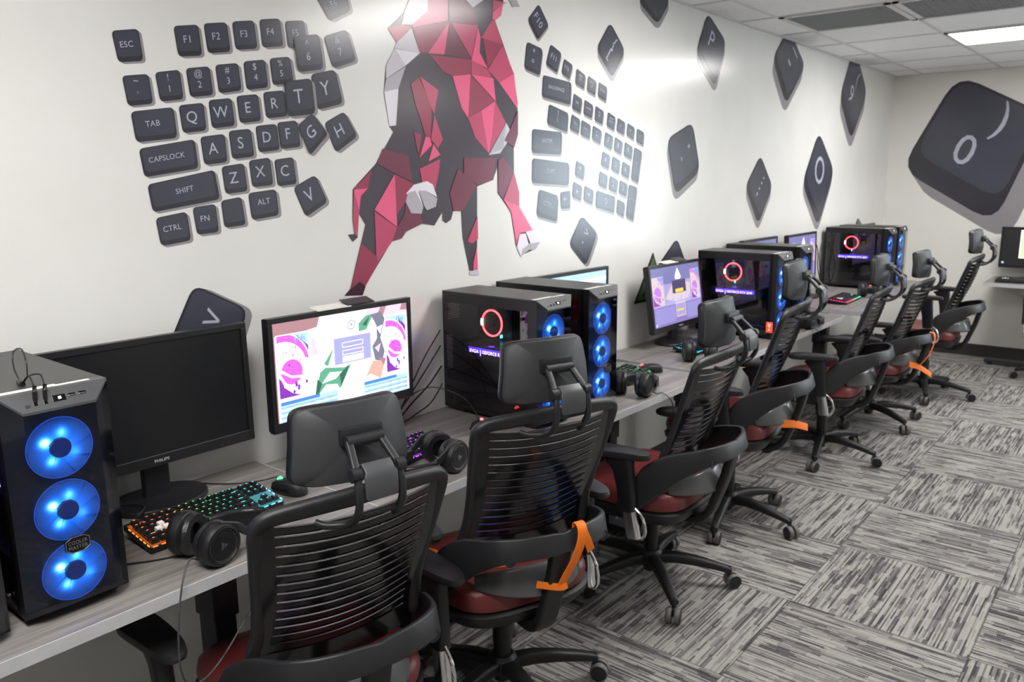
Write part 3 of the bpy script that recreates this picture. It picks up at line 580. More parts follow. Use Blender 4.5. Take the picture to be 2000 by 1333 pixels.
# recessed 2 x 4 light panels
M['panel'] = glow('light_panel', (1.0, 0.985, 0.96, 1), LIGHT_PANEL)
lights = []
def light(x0, y1, label):
    t = thing('ceiling_light', label, 'ceiling light', (x0 + TILE / 2, y1 - TILE, H), 0, 'flat light panels in the ceiling')
    b = MB(); w, l = TILE - .01, 2 * TILE - .01
    for lo, hi in (((-w / 2, -l / 2, -.012), (-w / 2 + .022, l / 2, .0)), ((w / 2 - .022, -l / 2, -.012), (w / 2, l / 2, .0)), ((-w / 2, -l / 2, -.012), (w / 2, -l / 2 + .022, .0)), ((-w / 2, l / 2 - .022, -.012), (w / 2, l / 2, .0))): b.cube(lo, hi)
    b.obj('frame', M['frame_white'], t, smooth=0)
    b = MB(); b.cube((-w / 2 + .022, -l / 2 + .022, -.009), (w / 2 - .022, l / 2 - .022, -.001)); b.obj('diffuser', M['panel'], t, smooth=0)
light(CEIL_X, CEIL_Y - TILE, 'bright rectangular ceiling light panel beside the far wall')
light(CEIL_X - 5 * TILE, CEIL_Y - TILE, 'rectangular ceiling light panel above the middle of the desk row')
light(CEIL_X - 10 * TILE, CEIL_Y - TILE, 'rectangular ceiling light panel above the near end of the desk row')
for k, wd in ((0, 'far'),):
    light(CEIL_X - k * TILE, CEIL_Y - 6 * TILE, 'rectangular ceiling light panel over the open floor, ' + wd + ' end')

M['grille'] = mat('return_air_grille', rgb(150, 150, 152), 0.6, vary=0.1, scale=500)
def grille(x0, y1, nx, ny, label):
    t = thing('ceiling_vent', label, 'vent', (x0 + nx * TILE / 2, y1 - ny * TILE / 2, H), 0, 'air vents in the ceiling')
    w, l = nx * TILE - .012, ny * TILE - .012; b = MB()
    for lo, hi in (((-w / 2, -l / 2, -.010), (-w / 2 + .03, l / 2, 0)), ((w / 2 - .03, -l / 2, -.010), (w / 2, l / 2, 0)), ((-w / 2, -l / 2, -.010), (w / 2, -l / 2 + .03, 0)), ((-w / 2, l / 2 - .03, -.010), (w / 2, l / 2, 0))): b.cube(lo, hi)
    b.obj('frame', M['frame_white'], t, smooth=0)
    b = MB(); b.cube((-w / 2 + .03, -l / 2 + .03, -.003), (w / 2 - .03, l / 2 - .03, -.001))
    n = int(l / .014)
    for i in range(n):
        y = -l / 2 + .03 + (l - .06) * (i + .5) / n; b.cube((-w / 2 + .03, y - .002, -.008), (w / 2 - .03, y + .002, -.003))
    b.obj('grille', M['grille'], t, smooth=0)
grille(CEIL_X - 2 * TILE, CEIL_Y, 1, 1, 'small grey square return vent in the ceiling near the mural wall')
grille(CEIL_X - 2 * TILE, CEIL_Y - TILE, 1, 2, 'long grey return vent in the ceiling beside the light panel')

# ------------------------------------------------------------------ printed murals
def clip(poly, zmax):
    out = []
    for (a, c), (d, e) in zip(poly, poly[1:] + poly[:1]):
        if c <= zmax: out.append((a, c))
        if (c - zmax) * (e - zmax) < 0:
            t = (zmax - c) / (e - c); out.append((a + (d - a) * t, zmax))
    return out
def rounded(q, r, k=4):
    out = []; n = len(q)
    for i in range(n):
        p, a, c = V(q[i]), V(q[i - 1]), V(q[(i + 1) % n])
        e = min((a - p).length, (c - p).length) * .48; rr = min(r, e)
        s, t = p + (a - p).normalized() * rr, p + (c - p).normalized() * rr
        for j in range(k + 1):
            u = j / k; out.append(tuple(s * (1 - u) ** 2 + p * 2 * u * (1 - u) + t * u * u))
    return out
def hull(ps):
    ps = sorted(set(ps))
    def half(pp):
        h = []
        for p in pp:
            while len(h) > 1 and (h[-1][0] - h[-2][0]) * (p[1] - h[-2][1]) - (h[-1][1] - h[-2][1]) * (p[0] - h[-2][0]) <= 0: h.pop()
            h.append(p)
        return h
    lo, up = half(ps), half(ps[::-1]); return lo[:-1] + up[:-1]
def make_key(parent, data, plane, layer=0.0):
    # plane(a, z, d): wall coordinates plus distance off the wall
    q, off, legend, band, rad = data
    TL, TR, BR, BL = [V(c) for c in q]
    def bil(u, v): return (BL * (1 - u) + BR * u) * (1 - v) + (TL * (1 - u) + TR * u) * v
    hgt = ((TL - BL).length + (TR - BR).length) / 2; wid = ((TL - TR).length + (BL - BR).length) / 2
    r = rad * min(hgt, wid) * 1.35; zc = H - .006
    face = rounded(q, r); shade = hull([tuple(p) for p in face] + [(p[0] + off[0], p[1] + off[1]) for p in face])
    b = MB()
    def fill(poly, d, mi):
        poly = clip(poly, zc)
        if len(poly) > 2: b.poly([plane(x, z, d + layer) for x, z in poly], mi)
    fill(shade, .0006, 2); fill(face, .0012, 1)
    ins = [tuple(bil(u, v)) for u, v in ((.035, .975), (.955, .975), (.955, band), (.035, band))]
    fill(rounded(ins, r * .85), .0018, 0)
    o = b.obj('key', [M['print_key'], M['print_band'], M['print_side']], parent, smooth=0)
    if legend:
        t = MB(); asp = hgt / wid
        for s, u0, v0, h in legend:
            put_text(t, s, lambda x, y: plane(*bil(u0 + x * asp, v0 + y), .0024 + layer), h)
        for v in t.v: v.z = min(v.z, zc)
        t.obj('key_legend', M['print_text'], o, smooth=0)
wallp = lambda x, z, d: (x, -d, z)
mural = thing('wall_mural', 'mural of flying black keyboard keys and a red faceted bull across the long white wall', 'mural')
for i, kd in enumerate(KEYS): make_key(mural, kd, wallp, layer=.0026 if kd[2] and kd[2][0][0] in '^TG' and len(kd[2][0][0]) == 1 else 0.0)
b = MB(); names = 'KMRCPLWGD'
def tri(poly, d, mi):
    poly = clip(poly, H - .006)
    if len(poly) > 2: b.poly([wallp(x, z, d) for x, z in poly], mi)
tri(BULL_OUTLINE, .0012, 0)
for i, (c, poly) in enumerate(BULL): tri(poly, .0016 + .00003 * i, names.index(c))
b.obj('bull', [M['bull_' + c] for c in names], mural, smooth=0)
mural2 = thing('wall_mural', 'giant tilted black key with a zero printed on the far wall', 'mural')
make_key(mural2, BACK_KEY, lambda y, z, d: (X1 - d, y, z))
# ------------------------------------------------------------------ office chair (faces +y, origin on the floor under its column)
def ring_out(n=36, p=4.0):
    o = []
    for k in range(n):
        a = 2 * PI * k / n; c, s = math.cos(a), math.sin(a)
        o.append((math.copysign(abs(c) ** (2 / p), c), math.copysign(abs(s) ** (2 / p), s)))
    return o
def back_y(z): return -.150 - .345 * (z - .666)
def half_w(z):
    pts = [(.58, .212), (.64, .205), (.70, .196), (.78, .198), (.88, .210), (.96, .218), (1.0, .222)]
    for (a, wa), (c, wc) in zip(pts, pts[1:]):
        if z <= c: return wa + (wc - wa) * max(0, (z - a)) / (c - a)
    return pts[-1][1]

def make_chair():
    t = thing('office_chair', 'x', 'chair', group='black mesh office chairs along the desks')
    # --- five star base with casters
    b = MB()
    b.lathe([(.03, .075), (.045, .08), (.047, .13), (.036, .142), (.03, .143)], n=20)
    for k in range(5):
        a = 2 * PI * k / 5; d = V((math.cos(a), math.sin(a), 0)); u = V((-d.y, d.x, 0))
        path = [d * r + V((0, 0, z)) for r, z in ((.03, .108), (.10, .112), (.18, .103), (.26, .088), (.315, .074))]
        b.sweep(path, rrect(.044, .04, .012), ref=u, scale=[(1.15, 1.1), (1.05, 1.05), (.95, .92), (.82, .75), (.7, .6)])
    base = b.obj('star_base', M['plastic'], t)
    for k in range(5):
        a = 2 * PI * k / 5; d = V((math.cos(a), math.sin(a), 0)); c = d * .312
        w = MB(); ax = a + 1.1 + k * .9; n = V((math.cos(ax), math.sin(ax), 0))
        tr = n.cross(V((0, 0, 1))); cc = c + tr * .014
        for s in (-1, 1):
            h = MB(); h.lathe([(.010, .006), (.0285, .006), (.030, .010), (.030, .021), (.027, .025)], n=20, axis='Z', mi=0)
            h.lathe([(.0, .0245), (.0262, .0252), (.0255, .0272), (.0, .0278)], n=20, mi=1)
            q = (n * s).to_track_quat('Z', 'Y').to_matrix().to_4x4()
            h.xf(Matrix.Translation(cc + V((0, 0, .0305))) @ q); o = len(w.v); w.v += h.v
            for f, m_ in zip(h.f, h.m): w.face([o + i for i in f], m_)
        w.box(cc + V((0, 0, .042)), (.016, .016, .03), 1, .004); w.lathe([(.009, .05), (.009, .085), (.006, .09)], c=c, n=10, mi=1)
        w.obj('caster', [M['caster'], M['plastic']], base)
    b = MB(); b.lathe([(.022, .05), (.027, .055), (.027, .16), (.029, .2), (.029, .262), (.02, .262), (.019, .40)], n=20); b.obj('gas_column', M['plastic'], t)
    # --- mechanism box and seat
    b = MB(); b.box((0, .02, .362), (.17, .24, .05), 0, .012)
    b.tube([(.08, .06, .36), (.24, .08, .365), (.27, .08, .362)], .007); b.lathe([(.0, .0), (.022, .0), (.022, .012), (.0, .012)], c=(.1, -.06, .36), axis='X', n=16)
    b.obj('tilt_mechanism', M['plastic'], t)
    out = ring_out(40, 4.2)
    def seat(u, v, o): return V((u * .245 * (1 - .05 * max(0, -v)), .035 + v * .235, o + .012 * u * u - .018 * max(0, v - .4) ** 2 * 3))
    b = MB(); b.pillow(out, [(.0, .352), (.78, .352), (.93, .362), (1.01, .385), (1.03, .405), (1.0, .411), (.9, .413), (.0, .413)], seat); b.obj('seat_pan', M['plastic'], t)
    b = MB(); b.pillow(out, [(.0, .408), (.93, .409), (.985, .418), (1.005, .442), (.985, .468), (.92, .484), (.72, .490), (.3, .487), (.0, .486)], seat); b.obj('seat_cushion', M['red_vinyl'], t)
    # --- spine and wrap-round belt
    b = MB(); sp = spline([(0, .0, .352), (0, -.12, .345), (0, -.20, .348), (0, -.245, .385), (0, -.275, .46), (0, -.305, .55), (0, -.326, .645)], 5)
    b.sweep(sp, rrect(.066, .03, .01), ref=(1, 0, 0)); b.obj('spine', M['plastic'], t)
    b = MB()
    half = [(-.262, .0, .425), (-.258, -.06, .472), (-.240, -.125, .556), (-.214, -.195, .612), (-.174, -.285, .652), (-.10, -.328, .662), (-.03, -.338, .660)]
    full = half + [(-x, y, z) for x, y, z in half[::-1]]
    path = spline(full, 5); n = len(path)
    BELT = [(0, .052), (.06, .060), (.30, .062), (.42, .074), (.54, .104), (.69, .120), (.85, .078), (1.01, .055)]
    sc = []
    for i in range(n):
        u = abs(i / (n - 1) - .5) * 2
        for (ua, ha), (ub, hb) in zip(BELT, BELT[1:]):
            if u <= ub: hgt = ha + (hb - ha) * (u - ua) / (ub - ua); break
        sc.append((hgt / .08, 1.0))
    b.sweep(path, rrect(.08, .016, .007), ref=(0, .28, 1), scale=sc)
    for s in (-1, 1): b.lathe([(.0, 0), (.016, 0), (.016, .003), (.0135, .003), (.0135, .0015), (0, .0015)], c=(s * .152, -.315, .632), axis='Y', n=20)
    b.obj('wrap_belt', M['plastic2'], t)
    b = MB(); lp = spline([(-.168, -.15, .505), (-.12, -.215, .517), (-.06, -.25, .522), (0, -.26, .523), (.06, -.25, .522), (.12, -.215, .517), (.168, -.15, .505)], 4)
    m_ = len(lp); b.sweep(lp, rrect(.085, .022, .01), ref=(0, .35, 1), scale=[(.35 + .75 * math.sin(PI * (i + .6) / (m_ + .2)) ** .7, 1) for i in range(m_)]); b.obj('lumbar_pad', M['lumbar'], t)
    # --- mesh back: outer frame and slats
    def bp(u, z): return V((u * half_w(z), back_y(z) - .03 * (1 - u * u) - .012 * math.sin(PI * max(0, min(1, (z - .66) / .34))), z))
    zs = [.575, .61, .65, .70, .76, .82, .88, .93, .965]
    pl = [V((-half_w(z), back_y(z) + (.02 if z < .6 else 0), z)) for z in zs]
    top = [V((-.214, back_y(.988), .988)), V((-.19, back_y(1.0) - .006, 1.001)), V((-.12, back_y(1.006) - .02, 1.008)), V((0, back_y(1.01) - .03, 1.012))]
    lft = pl + top; path = spline(lft + [V((-p.x, p.y, p.z)) for p in lft[::-1]][1:], 4)
    nn = len(path); sc = []
    for i in range(nn):
        u = abs(i / (nn - 1) - .5) * 2; sc.append((1.0, 1.0) if u > .28 else (1.0 + .3 * (1 - u / .28), 1.15))
    def ref(i, p):   # lie flat in the back's own curved sheet
        if i in (0, nn - 1): return (0, 0, 1) if False else (1, .1, 0)
        tdir = (path[i + 1] - path[i - 1]).normalized(); s_n = V((-.35 * math.copysign(min(1, abs(p.x) / .2), p.x), -1, -.33)).normalized()
        return tdir.cross(s_n)
    b = MB(); b.sweep(path, rrect(.034, .022, .009), ref=ref, scale=sc); b.obj('back_frame', M['plastic2'], t)
    b = MB(); N = 14; cols = 14
    for k in range(N):
        z0 = .640 + k * (.982 - .640) / N; z1 = z0 + .0211
        rows = []
        for j in range(cols + 1):
            u = -1 + 2 * j / cols
            e = min(1, (1 - abs(u)) / .12)
            lo, hi = bp(u * .86, z0), bp(u * .86, z1); hi = hi + V((0, -.0025 * e, 0)); lo = lo + V((0, .002 * e, 0))
            dip = V((0, 0, -.012 * (1 - u * u)))
            lo += dip; hi += dip
            rows.append([lo, hi, hi + V((0, .0080, .0002)), lo + V((0, .0045, 0))])
        rings = [b.ring(r) for r in rows]
        for a, c in zip(rings, rings[1:]): b.bridge(a, c)
        b.face(rings[0][::-1]); b.face(rings[-1])
    rows = []             # solid apron under the lowest slot
    for j in range(15):
        u = -1 + j / 7; lo, hi = bp(u, .570), bp(u, .640); dz = V((0, 0, -.012 * (1 - u * u))); lo += dz; hi += dz
        rows.append(b.ring([lo, hi, hi + V((0, .006, 0)), lo + V((0, .006, 0))]))
    for a, c in zip(rows, rows[1:]): b.bridge(a, c)
    b.face(rows[0][::-1]); b.face(rows[-1])
    for s in (-1, 1):     # solid edge bands beside the slots
        rows = []
        for j in range(9):
            z = .634 + (.984 - .634) * j / 8
            rows.append(b.ring([bp(s * .84, z - .004), bp(s * 1.0, z), bp(s * 1.0, z) + V((0, .006, 0)), bp(s * .84, z - .004) + V((0, .006, 0))]))
        for a, c in zip(rows, rows[1:]): b.bridge(a, c)
        b.face(rows[0][::-1]); b.face(rows[-1])
    b.obj('back_slats', M['slat'], t, smooth=30)
    # --- headrest on its folding arm
    hr = MB(); ho = ring_out(52, 8.5)
    def hp(u, v, o):
        w = .139 + (.120 - .139) * (v + 1) / 2
        z = 1.123 + .084 * v - .006 * v * u * u
        return V((u * w, -.300 + .042 * u * u + .010 * v * v + .006 * v + o, z))
    hr.pillow(ho, [(.0, .0), (.5, .0), (.97, .0), (1.0, .003), (1.0, .007), (.6, .007), (.0, .007)], hp)
    plate = hr.obj('headrest_plate', M['plate'], t)
    hc = MB(); hc.pillow(ho, [(.0, .006), (.9, .006), (1.0, .007), (1.02, .012), (1.025, .020), (1.01, .028), (.94, .034), (.6, .037), (.0, .037)], hp); hc.obj('headrest_cushion', M['leather'], plate)
    b = MB(); b.lathe([(.0, -.041), (.0125, -.041), (.0125, .041), (.0, .041)], c=(0, -.312, 1.135), axis='X', n=16)
    b.box((0, -.299, 1.143), (.096, .016, .035), 0, .004)
    for s in (-1, 1):
        b.sweep([(s * .036, -.314, 1.134), (s * .041, -.338, 1.112), (s * .047, -.362, 1.088)], rrect(.016, .013, .004), ref=(1, 0, 0))
        b.lathe([(.0, -.010), (.0145, -.010), (.0145, .010), (.0, .010)], c=(s * .050, -.364, 1.083), axis='X', n=16)
    b.tube([(-.045, -.352, 1.096), (.045, -.352, 1.096)], .004)
    b.obj('headrest_arm', M['plastic2'], t)
    b = MB()
    for s in (-1, 1):
        q = spline([(s * .046, -.365, 1.083), (s * .049, -.374, 1.05), (s * .049, -.372, 1.015), (s * .048, -.352, .985), (s * .056, -.325, .968), (s * .088, -.300, .966), (s * .105, -.285, .972)], 4)
        b.sweep(q, rrect(.015, .015, .005), ref=(.2, 1, .3))
    b.sweep([(-.05, -.357, .992), (.05, -.357, .992)], rrect(.012, .01, .003), ref=(0, 1, 0))
    br = b.obj('headrest_bracket', M['plastic2'], t)
    b = MB(); b.sweep(spline([(0, -.356, 1.098), (0, -.374, 1.084), (0, -.3795, 1.06), (0, -.379, 1.03)], 4), rrect(.066, .006, .0025), ref=(1, 0, 0), scale=[1, 1, 1, 1, 1] + [(1.12, 1)] * 7 + [(1.0, 1)]); b.obj('adjuster_tab', M['tab'], br)
    # --- arms
    for s in (-1, 1):
        arm = MB()
        arm.sweep([(s * .292, -.012, .648), (s * .290, -.030, .60), (s * .288, -.042, .53), (s * .286, -.050, .44)], rrect(.075, .04, .014), ref=(0, 1, 0), scale=[(1.6, 1.3), (1.1, 1.05), (.95, 1), (.85, 1)])
        a = arm.obj('armrest', M['plastic'], t)
        pad = MB(); po = ring_out(32, 3.2)
        def pf(u, v, o): return V((s * .294 + u * .043 * (1 + .18 * v) - s * .01 * v, .0 + v * .132, .66 + o - .006 * v * v))
        pad.pillow(po, [(.0, -.016), (.86, -.016), (.97, -.010), (1.0, 0), (.97, .009), (.86, .012), (.0, .0125)], pf); pad.obj('arm_pad', M['plastic2'], a)
        sl = MB(); sl.sweep([(s * .286, -.048, .475), (s * .283, -.062, .40), (s * .28, -.074, .335)], rrect(.052, .034, .012), ref=(0, 1, 0))
        sl.tube(spline([(s * .284, -.078, .452), (s * .283, -.108, .425), (s * .283, -.122, .375), (s * .28, -.110, .342), (s * .28, -.085, .334)], 4), .006); sl.obj('chrome_sleeve', M['chrome'], a)
        br = MB(); br.sweep([(s * .28, -.07, .342), (s * .19, -.03, .345), (s * .06, .0, .352)], rrect(.05, .018, .006), ref=(0, 1, 0)); br.obj('arm_bracket', M['plastic'], a)
    return t

chair0 = make_chair()
def put_chair(x, y, deg, dh, base_deg, label, first=False, arms=(0, 0, 0)):
    r = chair0 if first else dup(chair0, (x, y, 0), math.radians(deg), label)
    r.location = (x, y, 0); r.rotation_euler = (0, 0, math.radians(deg)); r['label'] = label
    for ch in r.children:
        n = ch.name.split('.')[0]
        if n == 'star_base': ch.rotation_euler = (0, 0, math.radians(base_deg - deg))
        elif n != 'gas_column': ch.location = (0, 0, dh)
        if n == 'armrest':
            s = -1 if min(v.co.x for v in ch.data.vertices) < 0 else 1
            ch.location = (-s * arms[0], arms[1] if s < 0 else 0, dh + arms[2])
            if n == 'armrest' and s < 0 and arms[1]:
                for g in ch.children:      # this pad is swivelled outward on its post
                    if g.name.split('.')[0] == 'arm_pad':
                        rz = Matrix.Rotation(math.radians(15), 4, 'Z'); c = V((-.294, 0, .66)); g.rotation_euler = (0, 0, math.radians(15)); g.location = c - rz @ c
    return r
CH = {}
spec = [
 ('c1', 1.078, -.612, -12, -.045, 20, 'black chair with bare belt, headrest before the bright white and magenta screen'),
 ('c2', 1.741, -.659, -19.4, -.009, 323, 'black chair with an orange strap tied down its belt, before the open-glass tower'),
 ('c3', 2.675, -.659, 1.9, -.023, 226, 'strapless black chair with red seat, headrest before the purple screen'),
 ('c4', 3.439, -.643, 7.2, .050, 266, 'black chair with orange bands on its red seat, before the tower with red sticker'),
 ('c5', 4.640, -.677, 4.4, -.012, 193, 'strapless black chair with red seat, next to the desk with red-lit keyboard'),
 ('c6', 5.518, -.700, -2.3, -.050, 238, 'black chair with loose orange strap tail, between two strapless chairs'),
 ('c7', 6.463, -.822, .8, .035, 196, 'black chair farthest along the mural wall, raised high before the blank far wall'),
 ('c8', 7.43, -1.60, -84, .02, 15, 'black chair pushed up to the small desk on the far wall'),
]
for i, (n, x, y, d, dh, bd, lab) in enumerate(spec): CH[n] = put_chair(x, y, d, dh, bd, lab, i == 0, arms={'c7': (0, 0, .08), 'c1': (-.05, .115, -.035)}.get(n, (0, 0, 0)))

# ------------------------------------------------------------------ orange straps on three chairs
def ribbon(b, path, w=.024, ref=(0, 0, 1), n=4):
    p = spline(path, n); b.sweep(p, rrect(w, .0024, .001), ref=ref)
def strap(ch, label, kind):
    t = thing('strap', label, 'strap', group='orange straps on the chairs')
    dh = [s for s in spec if s[0] == ch][0][4]
    mt = CH[ch].matrix_basis @ Matrix.Translation((0, 0, dh))
    b = MB()
    if kind in ('full', 'bands'):
        ribbon(b, [(-.225, .10, .508), (-.205, .0, .506), (-.172, -.11, .512), (-.14, -.165, .53)], .02, (1, .3, .2)); ribbon(b, [(-.20, .12, .505), (-.15, .02, .503), (-.10, -.08, .507), (-.05, -.15, .53)], .02, (1, .3, .2))
        b.xf(mt); b.obj('seat_band', M['orange'], t); b = MB()
    if kind == 'full':
        ribbon(b, [(.052, -.322, .668), (.052, -.326, .702), (.050, -.350, .697), (.045, -.358, .665), (.030, -.350, .61), (.012, -.336, .562), (.002, -.326, .530)], .030, (1, 0, 0))
        ribbon(b, [(.052, -.352, .69), (.066, -.356, .655), (.082, -.350, .620)], .024, (1, 0, .25))
        ribbon(b, [(-.060, -.295, .534), (-.03, -.312, .528), (.0, -.328, .524), (.018, -.328, .526)], .020, (0, .2, 1))
    elif kind == 'bands':
        ribbon(b, [(-.10, -.25, .490), (-.04, -.295, .480), (.01, -.318, .462), (.05, -.333, .447)], .034, (0, .3, 1))
    else:
        ribbon(b, [(.015, -.325, .69), (.017, -.352, .685), (.016, -.358, .64), (.005, -.345, .57), (-.02, -.325, .52), (-.04, -.300, .485)], .030, (1, 0, 0))
        ribbon(b, [(-.11, -.255, .495), (-.04, -.295, .470), (.03, -.325, .430), (.09, -.34, .400)], .036, (0, .3, 1))
    b.xf(mt); b.obj('tail', M['orange'], t)
strap('c2', 'long orange strap hanging from the belt of the chair before the open-glass tower', 'full')
strap('c4', 'orange strap laid in two bands over a red seat with a short tail', 'bands')
strap('c6', 'orange strap looped over the belt of the chair between two strapless ones', 'tail')
# ------------------------------------------------------------------ desks
def make_desk(x0, x1, yf, yb, z, label, legs, group='grey laminate desks along the mural wall'):
    t = thing('desk', label, 'desk', ((x0 + x1) / 2, (yf + yb) / 2, 0), 0, group)
    ox, oy = (x0 + x1) / 2, (yf + yb) / 2; w, d = x1 - x0, yb - yf
    b = MB(); b.box((0, .001, z - .0145), (w - .004, d - .004, .029), 0, .0015); b.obj('desktop', M['wood'], t, smooth=0)
    b = MB()
    b.cube((-w / 2, -d / 2, z - .0295), (w / 2, -d / 2 + .003, z - .0003), bev=.001)
    for s in (-1, 1): b.cube((s * w / 2 - .002, -d / 2 + .003, z - .0295), (s * w / 2 + .002, d / 2, z - .0003))
    b.obj('edge_band', M['desk_edge'], t, smooth=0)
    for lx in legs:
        b = MB(); x = lx - ox
        b.box((x, .06, z / 2 - .03), (.062, .085, z - .10), 0, .004); b.box((x, .06, .55), (.074, .098, .20), 0, .004)
        b.box((x, .0, .035), (.07, d - .06, .03), 0, .006); b.box((x, .02, z - .045), (.05, d - .16, .03), 0, .003)
        for s in (-1, 1): b.lathe([(.018, 0), (.02, .004), (.016, .02)], c=(x, s * (d / 2 - .07), 0), n=12)
        b.obj('leg', M['leg'], t, smooth=0)
    b = MB(); b.cube((legs[0] - ox, .05, z - .075), (legs[-1] - ox, .09, z - .032)); b.obj('crossbar', M['leg'], t, smooth=0)
    return t
D1, D2, D3, D4 = .754, .735, .747, .762
make_desk(-.62, 1.322, -.594, -.012, D1, 'grey laminate desk under the switched-off monitor and white-topped tower', (-.2, 1.03))
make_desk(1.336, 3.262, -.594, -.012, D2, 'grey laminate desk carrying the bright monitor and two towers', (1.75, 2.98))
make_desk(3.272, 5.228, -.594, -.012, D3, 'grey laminate desk carrying the purple screen, a touch higher than its neighbour', (3.75, 4.90))
make_desk(5.335, 7.24, -.640, -.030, D4, 'grey laminate desk nearest the far wall, set forward of the others', (5.75, 6.90))

# ------------------------------------------------------------------ computer towers (front faces -y, origin under the middle)
TW, TD, TH = .20, .48, .465
def make_tower():
    t = thing('computer_tower', 'x', 'computer', group='black computer towers on the desks')
    w, d, h = TW / 2, TD / 2, TH; f = .014
    b = MB()
    b.cube((-w, -d + .052, h - .006), (w, d, h), 1, .001)                   # roof
    b.cube((-w, -d + .05, f), (w, d, f + .008))                            # floor
    b.cube((w - .004, -d + .05, f), (w, d, h - .004))                       # closed side
    b.cube((-w, d - .004, f), (w, d, h - .004))                            # back
    b.cube((-w, -d + .055, h - .043), (-w + .004, d, h - .004))              # strip over the window
    b.cube((-w, d - .012, f), (-w + .004, d, h)); b.cube((-w, -d + .045, f), (-w + .004, -d + .062, h - .004)); b.cube((-w, -d + .05, f), (-w + .004, d, f + .016))
    for sx in (-1, 1):
        for sy in (-1, 1): b.box((sx * .075, sy * .17, f / 2), (.03, .05, f), 0, .003)
    b.obj('case', [M['case'], M['case_top']], t, smooth=0)
    b = MB(); b.cube((-w + .012, -d + .07, f + .008), (w - .006, d - .006, f + .105), bev=.002); b.obj('power_supply_cover', M['inner'], t, smooth=0)
    b = MB(); b.cube((w - .02, -d + .14, .125), (w - .012, d - .03, h - .04))
    for i in range(4): b.cube((w - .05, -.105 - .012 * i, .29), (w - .02, -.100 - .012 * i, .42), 1)
    b.cube((w - .05, .08, .30), (w - .02, .19, .41), 1, .003)
    rr = random.Random(3)
    for i in range(16):
        y, z = rr.uniform(-.12, .18), rr.uniform(.14, .42); b.cube((w - .03, y, z), (w - .018, y + rr.uniform(.01, .03), z + rr.uniform(.008, .02)), 1)
    for i in range(7): b.cube((-.05, d - .008, .135 + i * .021), (w - .02, d - .0045, .150 + i * .021), 1)
    b.obj('motherboard', [M['inner'], M['inner2']], t, smooth=0)
    b = MB()   # pale perforated patches on the rear wall seen through the window
    for i in range(6):
        for j in range(9): b.lathe([(.0032, 0), (.003, .001)], c=(-.075 + i * .0105 + (j % 2) * .005, d - .0065, .355 + j * .009), axis='Y', n=6)
    for i in range(4):
        for j in range(16): b.lathe([(.0028, 0), (.0026, .001)], c=(-.088 + i * .008 + (j % 2) * .004, d - .0065, .16 + j * .0085), axis='Y', n=6)
    b.obj('rear_vent', M['mesh_metal'], t, smooth=0)
    # graphics card with lit lettering
    b = MB(); b.cube((-.055, -.115, .212), (w - .02, .175, .262), bev=.003); b.cube((-.03, -.11, .197), (w - .03, .17, .212), 0, .002)
    card = b.obj('graphics_card', M['inner2'], t, smooth=0)
    b = MB(); put_text(b, 'EVGA', lambda x, y: (-.0558, .121 - x, .243 + y - .004), .013, .044)
    put_text(b, '|', lambda x, y: (-.0558, .089 - x, .243 + y - .005), .019)
    put_text(b, 'GEFORCE RTX 2070', lambda x, y: (-.0558, .006 - x, .243 + y - .004), .013, .148)
    b.obj('lit_lettering', M['led_violet'], card, smooth=0)
    b = MB(); b.cube((-.0553, -.080, .233), (-.055, .150, .253)); b.cube((-.0553, .03, .2625), (-.04, .05, .2645)); b.obj('lit_backing', M['led_violet_dim'], card, smooth=0)
    # cooler with a lit ring
    b = MB(); b.lathe([(.0, 0), (.05, 0), (.05, .05), (.0, .05)], c=(-.012, .066, .345), axis='X', n=28); b.lathe([(.0, 0), (.016, 0), (.016, .012), (.0, .012)], c=(-.022, .066, .345), axis='X', n=20)
    b.obj('cooler', M['inner'], t)
    b = MB(); pth = [(-.014, .066 + .049 * math.cos(2 * PI * k / 48), .345 + .049 * math.sin(2 * PI * k / 48)) for k in range(48)]
    b.tube(pth, .0032, 0, 6, closed=True, ref=(1, 0, 0)); b.obj('cooler_ring', M['led_red'], t)
    b = MB(); pth = [(-.0155, .066 + .050 * math.cos(a), .345 + .050 * math.sin(a)) for a in [math.radians(q) for q in range(-14, 16, 4)]]
    b.tube(pth, .0045, 0, 6, ref=(1, 0, 0)); b.obj('ring_light', M['led_white'], t)
    b = MB(); b.box((.06, .1, .33), (.01, .004, .008)); b.box((.06, .085, .28), (.01, .004, .012)); b.obj('board_light', M['led_cyan'], t, smooth=0)
    b = MB(); b.box((.05, -.15, .33), (.006, .006, .05)); b.box((.02, -.165, .225), (.02, .02, .02)); b.box((.05, -.16, .29), (.01, .03, .006)); b.obj('memory_light', M['led_blue'], t, smooth=0)
    # front tray behind the smoked panel, fans, panel
    yf = -d
    b = MB(); b.cube((-w + .004, yf + .046, f + .004), (w - .004, yf + .052, h - .008)); b.obj('fan_tray', M['fan_back'], t, smooth=0)
    for zc in (.083, .213, .343):
        hb = MB(); hb.lathe([(.0, .012), (.019, .012), (.0205, .016), (.0205, .036), (.0, .036)], axis='Y', n=28)
        hub = hb.obj('fan', M['fan_hub'], t, loc=(0, yf + .008, zc))
        bl = MB(); nb = 9
        for k in range(nb):
            a0 = 2 * PI * k / nb; rows = []
            for j in range(6):
                r = .0195 + (.0595 - .0195) * j / 5; row = []
                for i in range(5):
                    a = a0 + (i / 4) * (2 * PI / nb) * 1.06 + .25 * (j / 5); row.append((r * math.cos(a), .016 + .004 * (i / 4), r * math.sin(a)))
                rows.append(bl.ring(row))
            for A_, B_ in zip(rows, rows[1:]):
                for i in range(4): bl.face((A_[i], A_[i + 1], B_[i + 1], B_[i]))
        bl.obj('blades', M['fan'], hub, smooth=60)
